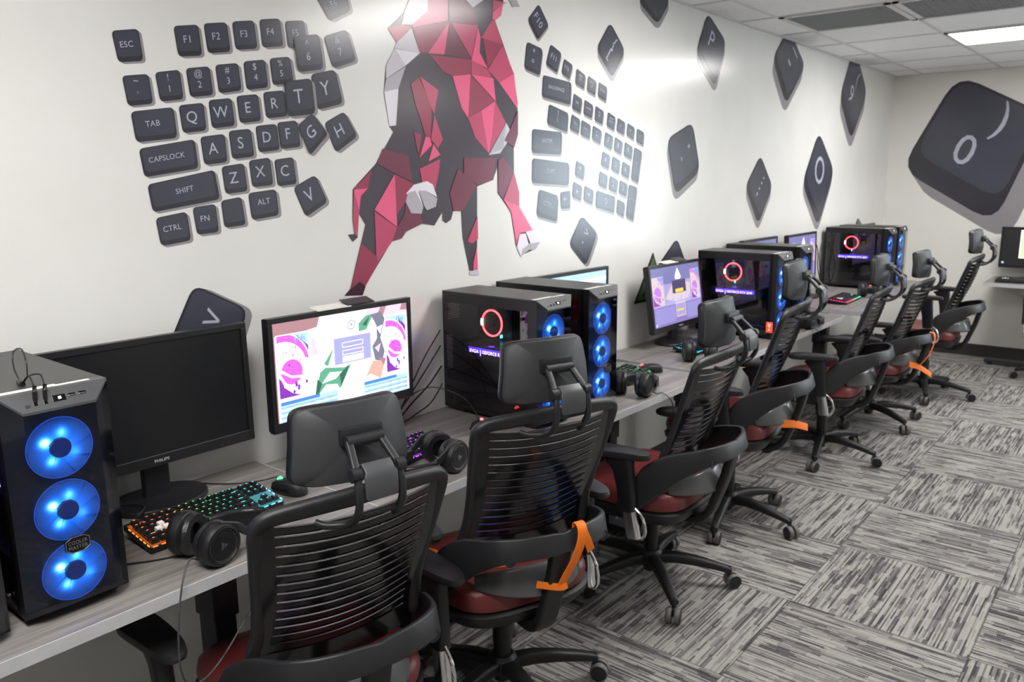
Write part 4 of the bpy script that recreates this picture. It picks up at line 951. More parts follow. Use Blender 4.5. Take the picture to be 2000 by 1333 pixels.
        rg = MB(); rg.tube([(.0612 * math.cos(2 * PI * k / 40), .018, .0612 * math.sin(2 * PI * k / 40)) for k in range(40)], .0014, 0, 5, closed=True, ref=(0, 1, 0)); rg.obj('fan_rim', M['rim_blue'], hub)
    b = MB(); zt, zs = h, h - .034
    # prism front: chamfered sides, sliced at the top by the sloping port panel
    P = lambda x, y, z: (x, y, z)
    c = .066
    b.poly([P(-c, yf, f + .012), P(c, yf, f + .012), P(c, yf, zs), P(-c, yf, zs)])
    b.poly([P(c, yf, f + .012), P(w, yf + .022, f + .004), P(w, yf + .022, zt), P(c, yf, zs)]); b.poly([P(-c, yf, f + .012), P(-w, yf + .022, f + .004), P(-w, yf + .022, zt), P(-c, yf, zs)])
    b.obj('front_panel', M['smoked_front'], t, smooth=0)
    b = MB()
    b.poly([P(w, yf + .022, f), P(w, yf + .06, f), P(w, yf + .06, h), P(w, yf + .022, h)]); b.poly([P(-w, yf + .022, f), P(-w, yf + .06, f), P(-w, yf + .06, h), P(-w, yf + .022, h)])
    b.poly([P(-w, yf + .022, f), P(-c, yf, f + .012), P(c, yf, f + .012), P(w, yf + .022, f), P(w, yf + .06, f), P(-w, yf + .06, f)])
    b.obj('front_surround', M['case'], t, smooth=0)
    b = MB()
    A0, A1, A2, A3 = V((-w, yf + .022, zt)), V((w, yf + .022, zt)), V((c, yf - .001, zs)), V((-c, yf - .001, zs))
    dn = V((0, .0, -.005)); b.poly([A0, A3, A2, A1]); b.poly([A3, A2, A2 + dn, A3 + dn]); b.poly([A0, A3, A3 + dn, A0 + dn]); b.poly([A2, A1, A1 + dn, A2 + dn]); b.poly([A0 + V((0, .036, 0)), A0, A1, A1 + V((0, .036, 0))])
    io = b.obj('port_panel', M['io'], t, smooth=0)
    nrm = (A3 - A2).cross(A0 - A2).normalized(); nrm = nrm if nrm.z > 0 else -nrm
    up = ((A0 + A1) / 2 - (A2 + A3) / 2).normalized(); mid = (A0 + A1 + A2 + A3) / 4
    fr = Matrix((V((1, 0, 0)), up, nrm)).transposed()
    def on(x, y, sz, mm, nm):
        q = MB(); q.box(mid + fr @ V((x, y, sz[2] / 2 - .0003)), sz, 0, .0004, rot=fr); return q.obj(nm, mm, io, smooth=0)
    on(.003, -.002, (.024, .013, .0012), M['gloss'], 'power_button'); on(.004, -.002, (.005, .005, .0022), M['led_white'], 'power_light')
    for x in (.026, .046): on(x, .000, (.015, .006, .0012), M['gloss'], 'usb_port'); on(x, -.0015, (.012, .0016, .0022), M['silver'], 'usb_tongue')
    for x in (-.022, -.040): on(x, -.006, (.007, .007, .0012), M['gloss'], 'audio_jack')
    on(-.054, -.008, (.008, .006, .0010), M['plastic'], 'reset_button')
    b = MB(); b.cube((-.094, yf + .034, h + .0002), (.012, yf + .052, h + .0008)); b.obj('label_strip', M['white'], t, smooth=0)
    b = MB(); b.cube((.004, yf + .030, h + .0004), (.072, yf + .042, h + .001)); b.obj('label_strip', M['white'], t, smooth=0)
    # maker's badge between the lower fans
    b = MB(); zb = .148; out = [(-.024, -.010), (-.012, -.017), (.012, -.017), (.024, -.010), (.024, .010), (.012, .017), (-.012, .017), (-.024, .010)]
    b.prism([(x, yf - .0035, zb + z) for x, z in out], (0, .003, 0)); bd = b.obj('badge', M['gloss'], t, smooth=0)
    b = MB(); pth = [(x * .93, yf - .0035, zb + z * .93) for x, z in out]; b.tube(pth, .0009, 0, 5, closed=True, ref=(0, 1, 0))
    put_text(b, 'COOLER', lambda x, y: (x, yf - .0042, zb + .005 + y), .0082, .036); put_text(b, 'MASTER', lambda x, y: (x, yf - .0042, zb - .0055 + y), .0082, .036)
    b.obj('badge_lettering', M['silver'], bd, smooth=0)
    b = MB(); b.poly([(-w - .001, y, z) for y, z in ((-d + .062, f + .012), (d - .010, f + .012), (d - .010, h - .042), (-d + .062, h - .042))]); b.obj('side_window', M['smoked'], t, smooth=0)
    for y in (d - .03, -d + .085):
        for z in (.05, h - .07):
            b = MB(); b.lathe([(.0, -.006), (.006, -.006), (.006, 0), (.0, 0)], c=(-w - .003, y, z), axis='X', n=14)
            b.obj('thumb_screw', M['plastic'], t)
    return t
tower0 = make_tower(); TOW = {}
for n, x, y, dz, yaw, lab in [
    ('p1', .594, -.288, D1, 0, 'black computer tower with audio plugs and a cord in its top, three big blue fans'),
    ('p0', .362, -.300, D1, 0, 'black computer tower standing just left of the one with the audio cord, mostly cut off'),
    ('p2', 2.250, -.272, D2, -1, 'black computer tower whose glass side mirrors the bright monitor, red ring inside'),
    ('p3', 2.583, -.258, D2, 0, 'black computer tower with three blue fans, second of the pair beside the bright monitor'),
    ('p4', 4.262, -.325, D3, 0, 'black computer tower with an orange-red sticker low on its glass side'),
    ('p5', 4.775, -.258, D3, 0, 'black computer tower half hidden behind the one with the red sticker'),
    ('p6', 6.55, -.275, D4, -1.5, 'black computer tower with red ring, beside the pink-lit keyboard'),
    ('p7', 6.865, -.275, D4, -1, 'black computer tower nearest the far wall, only its front edge showing')]:
    r = tower0 if n == 'p1' else dup(tower0, (0, 0, 0), 0, lab)
    r.location = (x, y, dz); r.rotation_euler = (0, 0, math.radians(yaw)); r['label'] = lab; TOW[n] = r
# the red sticker on one tower; no lamp, its glow is added emission
M['sticker_red_glow'] = mat('sticker_red_glow', rgb(240, 74, 42), 0.4, vary=.03, emit=(1.0, .12, .04, 1), es=.35)
b = MB(); b.cube((-TW / 2 - .0042, -.212, .040), (-TW / 2 - .0034, -.176, .098)); st = b.obj('sticker', M['sticker_red_glow'], TOW['p4'], smooth=0, label='orange-red sticker with a white cup')
b = MB(); xx = -TW / 2 - .0048
b.poly([(xx, -.176 - q * .036, .04 + z * .058) for q, z in ((.25, .85), (.75, .85), (.7, .62), (.56, .5), (.56, .3), (.72, .2), (.28, .2), (.44, .3), (.44, .5), (.3, .62))]); b.obj('sticker_cup', M['white'], st, smooth=0)

# ------------------------------------------------------------------ monitors (screen faces -y)
def scr(name, c, e=1.0): M[name] = glow(name, rgb(*c), e)
for n, c, e in [('s_white', (255, 250, 255), 1.35), ('s_brown', (176, 130, 138), .9), ('s_pink', (240, 200, 225), 1.0), ('s_mag', (212, 96, 214), 1.0), ('s_pur', (132, 48, 172), .95), ('s_blue', (120, 170, 224), 1.0), ('s_lblue', (176, 212, 246), 1.0), ('s_mblue', (74, 132, 200), 1.0),
                ('s_lav', (160, 160, 226), 1.0), ('s_green', (96, 170, 138), .9), ('s_dgreen', (52, 110, 88), .8), ('s_grey', (128, 128, 150), .8), ('s_skin', (226, 176, 160), .9),
                ('p_top', (120, 122, 176), .8), ('p_mid', (168, 156, 206), .85), ('p_bot', (140, 124, 186), .8), ('p_dark', (74, 66, 110), .7), ('p_yel', (236, 204, 60), .95), ('p_mag', (190, 120, 220), .9), ('p_blue', (96, 150, 236), .9), ('p_cream', (214, 196, 200), .85), ('s_ltgreen', (196, 232, 170), 1.0), ('s_black', (14, 15, 18), .2)]: scr(n, c, e)
SCREENS = ['screen_off', 's_white', 's_brown', 's_pink', 's_mag', 's_pur', 's_blue', 's_lblue', 's_mblue', 's_lav', 's_green', 's_dgreen', 's_grey', 's_skin', 'p_top', 'p_mid', 'p_bot', 'p_dark', 'p_yel', 'p_mag', 'p_blue', 'p_cream', 's_ltgreen', 's_black', 'led_red']
def picture(kind):
    out = []; L = [0]
    def add(m, *pts): L[0] += 1; out.append((SCREENS.index(m), L[0], pts))
    def rect(m, u0, v0, u1, v1): add(m, (u0, v0), (u1, v0), (u1, v1), (u0, v1))
    def disc(m, cu, cv, r, a0=0, a1=360, asp=1.78, u0=0, u1=1, k=20):
        pts = []
        for i in range(k + 1):
            a = math.radians(a0 + (a1 - a0) * i / k); pts.append((min(max(cu + r * math.cos(a), u0), u1), cv + r * asp * math.sin(a)))
        add(m, *pts)
    def art(u0, u1, v0, v1, mg, pu, bl, wh, dk):
        w, h = u1 - u0, v1 - v0
        rect(wh, u0 - .006, v0 - .01, u1 + .006, v1 + .01); rect(bl, u0, v0, u1, v1)
        A = lambda q: [(u0 + a * w, v0 + c * h) for a, c in q]
        asp = (u1 - u0) * 1.78 / (v1 - v0)
        def arc(m, cx, cy, r):
            add(m, *A([(min(max(cx + r * math.cos(2 * PI * k / 48), 0), 1), min(max(cy + r * math.sin(2 * PI * k / 48) * asp, 0), 1)) for k in range(48)]))
        add(pu, *A([(.62, .98), (.98, .78), (.98, .66), (.72, .72)]))
        arc(wh, .10, .50, .93); arc(mg, .10, .50, .89); arc(wh, .16, .46, .74); arc(mg, .62, .16, .62); arc(wh, .74, .24, .60); arc(mg, .42, .40, .34)
        add(pu, *A([(0, 0), (0, .36), (.16, .17), (.42, .05), (.7, 0)])); add(wh, *A([(0, .40), (.16, .20), (.42, .08), (.8, 0), (.9, 0), (.45, .12), (.2, .25), (0, .45)])); add(wh, *A([(0, .50), (.4, .34), (1, .30), (1, .26), (.4, .30), (0, .44)]))
        rr = random.Random(5)
        for i in range(16):
            a, c, r = rr.uniform(.05, .7), rr.uniform(.47, .74), rr.uniform(.02, .05); add(rr.choice([mg, pu]), *A([(a, c), (a + r, c + r * .4), (a + r * 1.6, c - r * .2), (a + r * .6, c - r * .6)]))
        for i in range(6):
            a, c, r = rr.uniform(.4, .85), rr.uniform(.06, .2), .05; add(pu, *A([(a, c), (a + r, c + r), (a + r * 2, c), (a + r, c - r * .6)]))
        for i in range(7):
            a, c, r = rr.uniform(.5, .9), rr.uniform(.7, .95), .05; add(dk, *A([(a, c), (a + r, c + r), (a + r * 1.4, c - r)]))
    if kind == 'off': rect('screen_off', 0, 0, 1, 1)
    elif kind == 'bright':
        rect('s_white', 0, 0, 1, 1); add('s_brown', (0, .87), (.1, .85), (.3, .9), (.32, 1), (0, 1)); rect('s_brown', 0, 0, .012, .9); add('s_pink', (.6, .88), (.8, .86), (1, .84), (1, 1), (.7, 1)); add('s_brown', (.76, .93), (.8, .9), (.83, 1), (.78, 1)); add('s_brown', (.94, .93), (1, .92), (1, 1), (.96, 1))
        add('s_pink', (.25, .6), (.3, .62), (.27, .8), (.25, .8))
        art(.024, .235, .24, .87, 's_mag', 's_pur', 's_lblue', 's_white', 's_blue'); art(.815, .985, .25, .88, 's_mag', 's_pur', 's_lblue', 's_white', 's_blue')
        rect('s_lav', .41, .46, .69, .74); rect('s_white', .47, .63, .63, .685); rect('s_lav', .474, .636, .626, .679); rect('s_white', .47, .55, .63, .60); rect('s_lav', .474, .556, .626, .594); rect('s_white', .47, .475, .63, .535)
        disc('s_lav', .545, .86, .03); disc('s_white', .545, .86, .022); add('s_lav', (.53, .85), (.56, .85), (.545, .89))
        add('s_green', (.25, .14), (.3, .42), (.34, .46), (.48, .42), (.53, .44), (.44, .2), (.42, .26), (.34, .28)); add('s_white', (.31, .3), (.37, .4), (.46, .38), (.41, .32)); add('s_dgreen', (.25, .13), (.28, .36), (.31, .3), (.27, .15)); add('s_dgreen', (.44, .36), (.52, .44), (.45, .22)); add('s_green', (.33, .5), (.41, .66), (.36, .47))
        add('s_green', (.6, .86), (.66, .93), (.72, .94), (.66, .78), (.6, .77)); add('s_dgreen', (.63, .84), (.69, .92), (.66, .82))
        add('s_grey', (.7, .93), (.78, .95), (.81, .86), (.77, .66), (.8, .5), (.78, .4), (.72, .42), (.7, .58), (.74, .66), (.74, .8)); add('s_skin', (.7, .42), (.8, .4), (.76, .2), (.68, .28), (.64, .26)); add('s_white', (.74, .78), (.79, .8), (.77, .7)); add('s_brown', (.75, .44), (.81, .42), (.79, .34)); add('s_pink', (.72, .56), (.77, .6), (.75, .5))
        for a, c in ((.02, .42), (.62, .985)):
            rect('s_lblue', a, 0, c, .20); rect('s_mblue', a + .005, .17, a + .27, .205)
            for i in range(6): rect('s_blue' if i % 2 else 's_white', a + .005, .012 + i * .026, c - .005, .02 + i * .026)
            for i in range(5):
                for q in (.2, .27, .33): rect('s_lav', a + q, .03 + i * .026, a + q + .03, .037 + i * .026)
    elif kind == 'purple':
        rect('p_mid', 0, 0, 1, 1); add('p_top', (0, .75), (.3, .7), (.7, .74), (1, .7), (1, 1), (0, 1)); add('p_cream', (.25, .45), (.4, .68), (.6, .72), (.78, .66), (.76, .4), (.5, .36)); rect('p_bot', 0, 0, 1, .33)
        art(.02, .23, .36, .84, 'p_mag', 's_pur', 'p_blue', 'p_cream', 'p_blue'); art(.80, .97, .36, .88, 'p_mag', 's_pur', 'p_blue', 'p_cream', 'p_blue')
        add('s_white', (.47, .8), (.53, .96), (.59, .8), (.575, .76), (.485, .76)); rect('p_dark', .40, .52, .68, .74); rect('p_yel', .46, .53, .62, .59)
        for i in range(9): add('s_lav', (.26 + i * .055, .34), (.285 + i * .055, .34 + .1 * (1 + i % 3) / 2), (.31 + i * .055, .34))
        rect('p_cream', .44, .1, .64, .36); rect('p_mid', .45, .12, .63, .33); rect('p_yel', .46, .2, .6, .23)
        for a, c in ((.03, .42), (.66, .97)):
            for i in range(9): rect('s_lav', a, .05 + i * .03, c, .06 + i * .03)
        rect('s_lblue', .025, .015, .05, .06)
    elif kind == 'pale':
        rect('s_lav', 0, 0, 1, 1); rect('s_lblue', 0, .55, 1, 1); add('s_white', (0, .8), (.5, .78), (1, .84), (1, .9), (0, .88)); rect('p_bot', 0, 0, 1, .3); art(.80, .97, .3, .7, 'p_mag', 's_pur', 'p_blue', 'p_cream', 'p_blue')
    elif kind == 'green':
        rect('s_black', 0, 0, 1, 1); rect('s_white', .24, .18, .86, .97); rect('s_ltgreen', .255, .2, .845, .95); rect('s_lblue', .01, .02, .04, .07)
        for i in range(3): rect('s_skin', .30, .8 - i * .02, .5, .81 - i * .02)
        add('led_red', (.33, .6), (.42, .64), (.5, .6), (.48, .5), (.36, .5)); rect('s_white', .34, .42, .5, .5); add('s_black', (.32, .32), (.36, .42), (.42, .42), (.44, .32)); rect('s_skin', .6, .3, .8, .6); rect('s_mblue', .6, .66, .8, .84)
    return out
MW, MH = .565, .347
def make_monitor(kind, x, y, z, yaw, bottom, tilt, label, logo=True, by=.035):
    t = thing('monitor', label, 'monitor', (x, y, z), math.radians(yaw), 'flat monitors along the desks')
    piv = Matrix.Translation((0, 0, bottom)) @ Matrix.Rotation(math.radians(-tilt), 4, 'X')
    w, h = MW / 2, MH; s, tp, bt = .0165, .0165, .030
    b = MB()
    for lo, hi in (((-w, 0, 0), (w, .022, bt)), ((-w, 0, h - tp), (w, .022, h)), ((-w, 0, bt), (-w + s, .022, h - tp)), ((w - s, 0, bt), (w, .022, h - tp))): b.cube(lo, hi, 0, .0015)
    b.xf(piv); bz = b.obj('bezel', M['bezel'], t, smooth=0)
    b = MB()
    for mi, lay, pts in picture(kind):
        b.poly([(-w + s + (2 * w - 2 * s) * min(max(u, 0), 1), .0042 - .00002 * lay, bt + (h - bt - tp) * min(max(v, 0), 1)) for u, v in pts], mi)
    b.xf(piv); b.obj('screen', [M[q] for q in SCREENS], t, smooth=0)
    b = MB(); b.cube((-w + .002, .018, .002), (w - .002, .034, h - .002), 0, .004); b.cube((-.19, .03, .05), (.19, .058, h - .05), 0, .01); b.xf(piv); b.obj('back_shell', M['plastic'], t)
    b = MB(); b.cube((-.035, .036, .012), (.035, .062, bottom + .11), 0, .004); b.obj('neck', M['bezel'], t, smooth=0)
    b = MB(); o = [(math.copysign(abs(math.cos(a)) ** .9, math.cos(a)) * .13, math.sin(a) * .098 + by) for a in [2 * PI * k / 40 for k in range(40)]]
    b.pillow([(u, v) for u, v in o], [(1.0, .0), (1.0, .010), (.97, .014), (.4, .018), (.0, .018)], lambda u, v, q: V((u, v, q))); b.obj('base', M['bezel'], t)
    if logo:
        b = MB(); put_text(b, 'PHILIPS', lambda a, c: (a, -.0006, .0145 + c), .0082, .040); b.xf(piv); b.obj('logo', M['white'], bz, smooth=0)
    if kind == 'off':
        b = MB()
        for k in range(4): b.cube((w - .045 - k * .022, -.0005, .010), (w - .037 - k * .022, .0, .0112))
        b.xf(piv); b.obj('button_mark', M['cable_grey'], bz, smooth=0)
        b = MB(); b.cube((-w + s, -.0003, bt - .001), (w - s, .0005, bt + .0002)); b.xf(piv); b.obj('lower_lip', M['silver'], bz, smooth=0)
    return t
make_monitor('off', .976, -.125, D1, 0, .112, 1, 'switched-off black monitor with white maker name beneath its screen')
make_monitor('bright', 1.585, -.160, D2, 0, .136, 0, 'monitor glowing white and magenta with a login box', logo=False)
make_monitor('pale', 2.972, -.070, D2, 0, .118, 0, 'pale blue lit monitor peeping over the pair of towers', logo=False, by=-.04)
make_monitor('purple', 3.795, -.185, D3, 0, .086, 8, 'purple-screened monitor standing on a round base, seen in full')
make_monitor('purple', 5.092, -.070, D3, 0, .128, 0, 'monitor showing only its top corner over the sticker tower', logo=False, by=-.04)
make_monitor('purple', 5.775, -.110, D4, 0, .110, 2, 'purple-screened monitor standing just before the red-ring tower by the far wall', logo=False, by=-.02)
make_monitor('off', 7.26, -.100, D4, 0, .105, 0, 'dark monitor behind the last towers with only its top edge showing', logo=False, by=-.02)

# ------------------------------------------------------------------ small desk on the far wall
make_desk(7.60, 8.165, -2.45, -.965, .740, 'grey desk standing against the far wall', (7.9,), group=None)
make_monitor('green', 8.02, -1.285, .740, -90, .095, 0, 'monitor with a pale green picture on the far-wall desk')
# ------------------------------------------------------------------ keyboards (front edge towards -y)
def make_keyboard(x, y, z, yaw, mats, label, w=.36, wasd=False, tilt=5):
    t = thing('keyboard', label, 'keyboard', (x, y, z), math.radians(yaw), 'mechanical keyboards on the desks')
    R = Matrix.Rotation(math.radians(tilt), 4, 'X'); d = .135
    piv = Matrix.Translation((0, -d / 2, .002)) @ R @ Matrix.Translation((0, d / 2, 0))
    b = MB(); b.cube((-w / 2, -d / 2, 0), (w / 2, d / 2, .016), 0, .003)
    b.xf(piv); b.obj('keyboard_case', M['plastic'], t, smooth=0)
    b = MB()
    for sx in (-1, 1): b.box((sx * w * .38, d / 2 - .01, .006), (.03, .012, .014), 0, .002)
    b.obj('foot', M['plastic'], t, smooth=0)
    b = MB(); b.cube((-w / 2 + .004, -d / 2 + .004, .0155), (w / 2 - .004, d / 2 - .012, .0165)); b.xf(piv); b.obj('backlight', mats[2], t, smooth=0)
    rows = [[('g', .25)] + [('k', 1)] + [('g', .6)] + [('k', 1)] * 4 + [('g', .35)] + [('k', 1)] * 4 + [('g', .35)] + [('k', 1)] * 4, [('k', 1)] * 13 + [('k', 2)], [('k', 1.5)] + [('k', 1)] * 12 + [('k', 1.5)], [('k', 1.75)] + [('k', 1)] * 11 + [('k', 2.25)], [('k', 2.25)] + [('k', 1)] * 10 + [('k', 2.75)], [('k', 1.25)] * 3 + [('k', 6.25)] + [('k', 1.25)] * 4]
    tail = [3, 3, 3, 0, 1, 3]
    un = (w - .012) / 18.3; kb = MB(); lg = MB()
    for r, row in enumerate(rows):
        yy = d / 2 - .019 - r * (d - .020) / 6 - (.002 if r else 0); xx = -w / 2 + .006
        ks = []
        for ty, ww in row:
            if ty == 'k': ks.append((xx, ww))
            xx += ww * un
        x3 = -w / 2 + .006 + 15.25 * un
        if tail[r] == 3: ks += [(x3 + i * un, 1) for i in range(3)]
        elif tail[r] == 1: ks += [(x3 + un, 1)]
        for i, (kx, ww) in enumerate(ks):
            white = wasd and ((r == 2 and i == 2) or (r == 3 and i in (1, 2, 3)))
            cx = kx + ww * un / 2
            bm = MB(); bm.box((cx, yy, .0225), (ww * un - .0032, .0158, .010), 1 if white else 0, 0)
            for v in bm.v:
                if v.z > .024: v.x = cx + (v.x - cx) * (.86 if ww < 2 else .96); v.y = yy + (v.y - yy) * .8 + .001
            o = len(kb.v); kb.v += bm.v
            for f, m_ in zip(bm.f, bm.m): kb.face([o + q for q in f], m_)
            lw = .0024 if ww < 2 else .006
            lg.poly([(cx - lw, yy + .0035, .02765), (cx + lw, yy + .0035, .02765), (cx + lw, yy + .0052, .02765), (cx - lw, yy + .0052, .02765)])
    o = len(kb.v); kb.v += lg.v
    for f in lg.f: kb.face([o + q for q in f], 2)
    kb.xf(piv); kb.obj('keycaps', [M['bezel'], M['white'], mats[1]], t, smooth=0)
    b = MB(); n = 17
    for k in range(n): b.box((-w / 2 + .012 + (w - .024) * k / (n - 1), -d / 2 + .0005, .0165), (w / n * .55, .002, .002))
    for s in (-1, 1):
        for k in range(6): b.box((s * (w / 2 - .0005), -d / 2 + .012 + .018 * k, .0165), (.002, .010, .002))
    b.xf(piv); b.obj('edge_lights', mats[0], t, smooth=0)
    return t
rain = [(0, (1, .22, .02, 1)), (.2, (1, .10, .02, 1)), (.32, (.8, .5, .05, 1)), (.48, (.1, .7, .2, 1)), (.7, (.03, .8, .4, 1)), (.9, (.1, .75, .9, 1)), (1, (.2, .8, 1, 1))]
def backlit(n, st, a, c): return (key_backlight(n + '_glow', st, a), key_backlight(n + '_legend', st, c), key_backlight(n + '_plate', st, a * .16))
KB = {'rain': backlit('rainbow', rain, 1.6, 2.4), 'violet': backlit('violet', [(0, (.45, .05, .9, 1)), (1, (.6, .12, 1, 1))], 1.6, 2.6), 'green': backlit('green', [(0, (.25, .7, .1, 1)), (1, (.12, .75, .3, 1))], 1.0, 1.1),
      'blue': backlit('blue', [(0, (.05, .6, 1, 1)), (.25, (.06, .5, 1, 1)), (.4, (.12, .16, .9, 1)), (1, (.2, .16, .9, 1))], 1.8, 2.2), 'pinkgreen': backlit('pinkgreen', [(0, (1, .03, .25, 1)), (.35, (1, .1, .1, 1)), (.5, (.7, .5, .2, 1)), (.7, (.05, .8, .4, 1)), (1, (.05, .8, .5, 1))], 2.2, .6), 'dim': backlit('dim', [(0, (.03, .03, .03, 1)), (1, (.03, .03, .03, 1))], .3, .6)}
make_keyboard(.982, -.322, D1, 0, KB['rain'], 'black keyboard lit orange to cyan with four white keys, under the switched-off monitor', wasd=True, tilt=9, w=.365)
make_keyboard(1.640, -.315, D2, 3, KB['violet'], 'black keyboard lit violet, before the bright monitor', tilt=6)
make_keyboard(2.935, -.335, D2, 4, KB['green'], 'black keyboard lit soft green, beside the second of the paired towers', tilt=6)
make_keyboard(3.735, -.330, D3, 0, KB['blue'], 'black keyboard lit blue and violet, before the purple screen', wasd=True, tilt=6)
make_keyboard(5.72, -.425, D4, 2, KB['pinkgreen'], 'keyboard lit hot pink and green with white keys, before the red-ring tower', wasd=True, tilt=6)
make_keyboard(7.745, -1.22, .740, -90, KB['dim'], 'unlit black keyboard on the far-wall desk', wasd=True)

# ------------------------------------------------------------------ mice
def make_mouse(x, y, z, yaw, lm, label):
    t = thing('computer_mouse', label, 'computer mouse', (x, y, z), math.radians(yaw), 'computer mice on the desks')
    b = MB(); o = ring_out(32, 2.6)
    prof = lambda v: .020 + .020 * max(0, math.sin((1 - (v + 1) / 2) * PI * .62 + .25)) 
    b.pillow(o, [(.0, 0), (.95, 0), (1.0, .006)], lambda u, v, q: V((u * (.031 - .004 * v * v), v * .062, q)))
    b.pillow(o, [(1.0, .006), (.99, .012), (.93, .6), (.8, .82), (.55, .95), (.25, 1.0), (.0, 1.0)], lambda u, v, q: V((u * (.031 - .004 * v * v), v * .062, q if q < .02 else .012 + (prof(v) - .012) * q)))
    b.obj('mouse_body', M['plastic'], t, smooth=60)
    b = MB(); b.lathe([(.0, -.004), (.009, -.004), (.009, .004), (.0, .004)], c=(0, .034, .030), axis='X', n=16); b.obj('scroll_wheel', lm, t)
    b = MB(); b.pillow(ring_out(20, 2.2), [(1, 0), (.7, .0015), (.0, .002)], lambda u, v, q: V((u * .011, -.040 + v * .011, .0345 + q - .14 * abs(u * .011) - .25 * (-v * .011)))); b.obj('mouse_logo', lm, t)
    b = MB(); b.cube((-.0315, .008, .012), (-.029, .038, .018), 0, .001); b.cube((-.0315, -.025, .012), (-.029, .004, .018), 0, .001); b.obj('side_button', M['gloss'], t, smooth=0)
    return t
make_mouse(1.235, -.315, D1, 8, M['mouse_green'], 'black mouse with green light, beside the rainbow-lit keyboard')
make_mouse(2.02, -.330, D2, -60, M['led_red'], 'black mouse with a red light, before the open-glass tower')
make_mouse(3.165, -.355, D2, 35, M['mouse_red'], 'grey-black mouse with red logo near the step between two desks')
make_mouse(6.42, -.44, D4, 0, M['mouse_red'], 'mouse with white-red light, before the red-ring tower')

# ------------------------------------------------------------------ headsets: lying with the band flat, cups upright
M['quilt'] = mat('quilted_black', rgb(30, 30, 33), 0.35, bump=.6, bscale=90)
def make_headset(x, y, z, yaw, label, lean=0, spread=.050):
    t = thing('headset', label, 'headset', (x, y, z), math.radians(yaw), 'black headsets on the desks')
    def cup(s):
        b = MB(); c = (0, s * spread, .046)
        b.lathe([(.0, 0), (.034, 0), (.036, .002 * 1), (.0445, .010), (.046, .016), (.046, .030), (.041, .034), (.0, .034)] if False else [(.0, .002), (.030, .002), (.031, .005), (.0335, .0055), (.036, .0), (.0415, .001), (.045, .007), (.046, .014), (.045, .026), (.040, .030), (.0, .030)], c=(0, 0, 0), axis='Y', n=36)
        rot = Matrix.Rotation(0 if s < 0 else PI, 4, 'Z'); tw = Matrix.Rotation(math.radians(18 if s > 0 else -4), 4, 'Z')
        mt = Matrix.Translation((0, s * (spread + .02), .0465)) @ tw @ rot
        b.xf(mt); o = b.obj('ear_cup', M['plastic'], t)
        b = MB(); b.lathe([(.036, .028), (.044, .030), (.046, .038), (.042, .046), (.028, .047), (.024, .042), (.024, .030)], axis='Y', n=32); b.xf(mt); b.obj('ear_cushion', M['leather'], o)
        b = MB(); b.tube([(.0325 * math.cos(2 * PI * k / 40), .0035, .0325 * math.sin(2 * PI * k / 40)) for k in range(40)], .0012, 0, 5, closed=True, ref=(0, 1, 0)); b.xf(mt); b.obj('cup_ring', M['silver'], o)
        b = MB()
        for sail in ([(-.007, -.009), (-.001, -.006), (.001, .004), (-.006, .010)], [(.001, -.006), (.005, -.004), (.005, .002), (.002, .005)], [(.006, -.003), (.009, -.002), (.008, .002), (.006, .003)]): b.poly([(p, .0012, q) for p, q in sail])
        b.xf(mt); b.obj('cup_mark', M['silver'], o, smooth=0)
        b = MB(); b.sweep(spline([(.0, s * (spread + .008), .088), (.035, s * (spread + .018), .075), (.06, s * (spread + .016), .055), (.085, s * (spread + .012), .04)], 4), rrect(.018, .007, .003), ref=(0, 0, 1)); b.obj('yoke', M['plastic2'], t)
    for s in (-1, 1): cup(s)
    b = MB(); path = [(.075 + .105 * math.sin(a), -(spread + .014) * math.cos(a), .036 - .012 * math.sin(a)) for a in [PI * k / 24 for k in range(25)]]
    b.sweep(path, rrect(.046, .020, .009), ref=(0, 0, 1), scale=[.7 + .3 * math.sin(PI * k / 24) for k in range(25)]); b.obj('headband', M['quilt'], t)
    t.scale = (1.1, 1.1, 1.1)
    return t
make_headset(.862, -.505, D1, 12, 'black headset lying before the rainbow-lit keyboard')
make_headset(1.690, -.485, D2, 168, 'black headset lying beside the violet-lit keyboard')
make_headset(2.762, -.505, D2, 12, 'black headset standing beside the soft green keyboard')
make_headset(3.44, -.470, D3, 22, 'black headset lying at the end of the blue-lit keyboard')
make_headset(4.60, -.553, D3, -6, 'black headset lying at the foot of the tower half hidden behind the sticker tower', spread=.03)
make_headset(6.02, -.515, D4, 10, 'black headset lying beside the pink-and-green keyboard')

# ------------------------------------------------------------------ cables
def cable(name, label, path, r=.0022, group=None, m='cable', n=6):
    b = MB(); b.tube(spline(path, n), r, 0, 6); return tag(b.obj(name, M[m], smooth=60), label, 'cable', group)
# audio splitter plugged into the top of the near tower
pt = V((.594 - .030, -.288 - TD / 2 + .012, D1 + TH - .010)); t = thing('audio_splitter', 'short black audio splitter cord plugged into the tower top', 'cable', tuple(pt))
for k, dx in enumerate((-.008, .010)):
    b = MB(); b.tube([(dx, 0, -.008), (dx, -.002, .012), (dx + .002, .001, .022)], .0042, 0, 8); b.obj('plug', M['cable'], t)
    b = MB(); b.tube(spline([(dx + .002, .001, .020), (dx, .012, .040), (-.002, .040, .034), (-.004, .068, .014)], 6), .0016, 0, 6); b.obj('lead', M['cable'], t)
b = MB(); b.tube([(-.004, .066, .0150), (-.001, .090, .0150)], .006, 0, 8); b.tube(spline([(-.001, .090, .0150), (.008, .12, .016), (.012, .15, .035), (.020, .165, .062), (.034, .162, .066), (.036, .15, .040), (.028, .13, .0135)], 6), .0017, 0, 6); b.obj('loop', M['cable'], t)
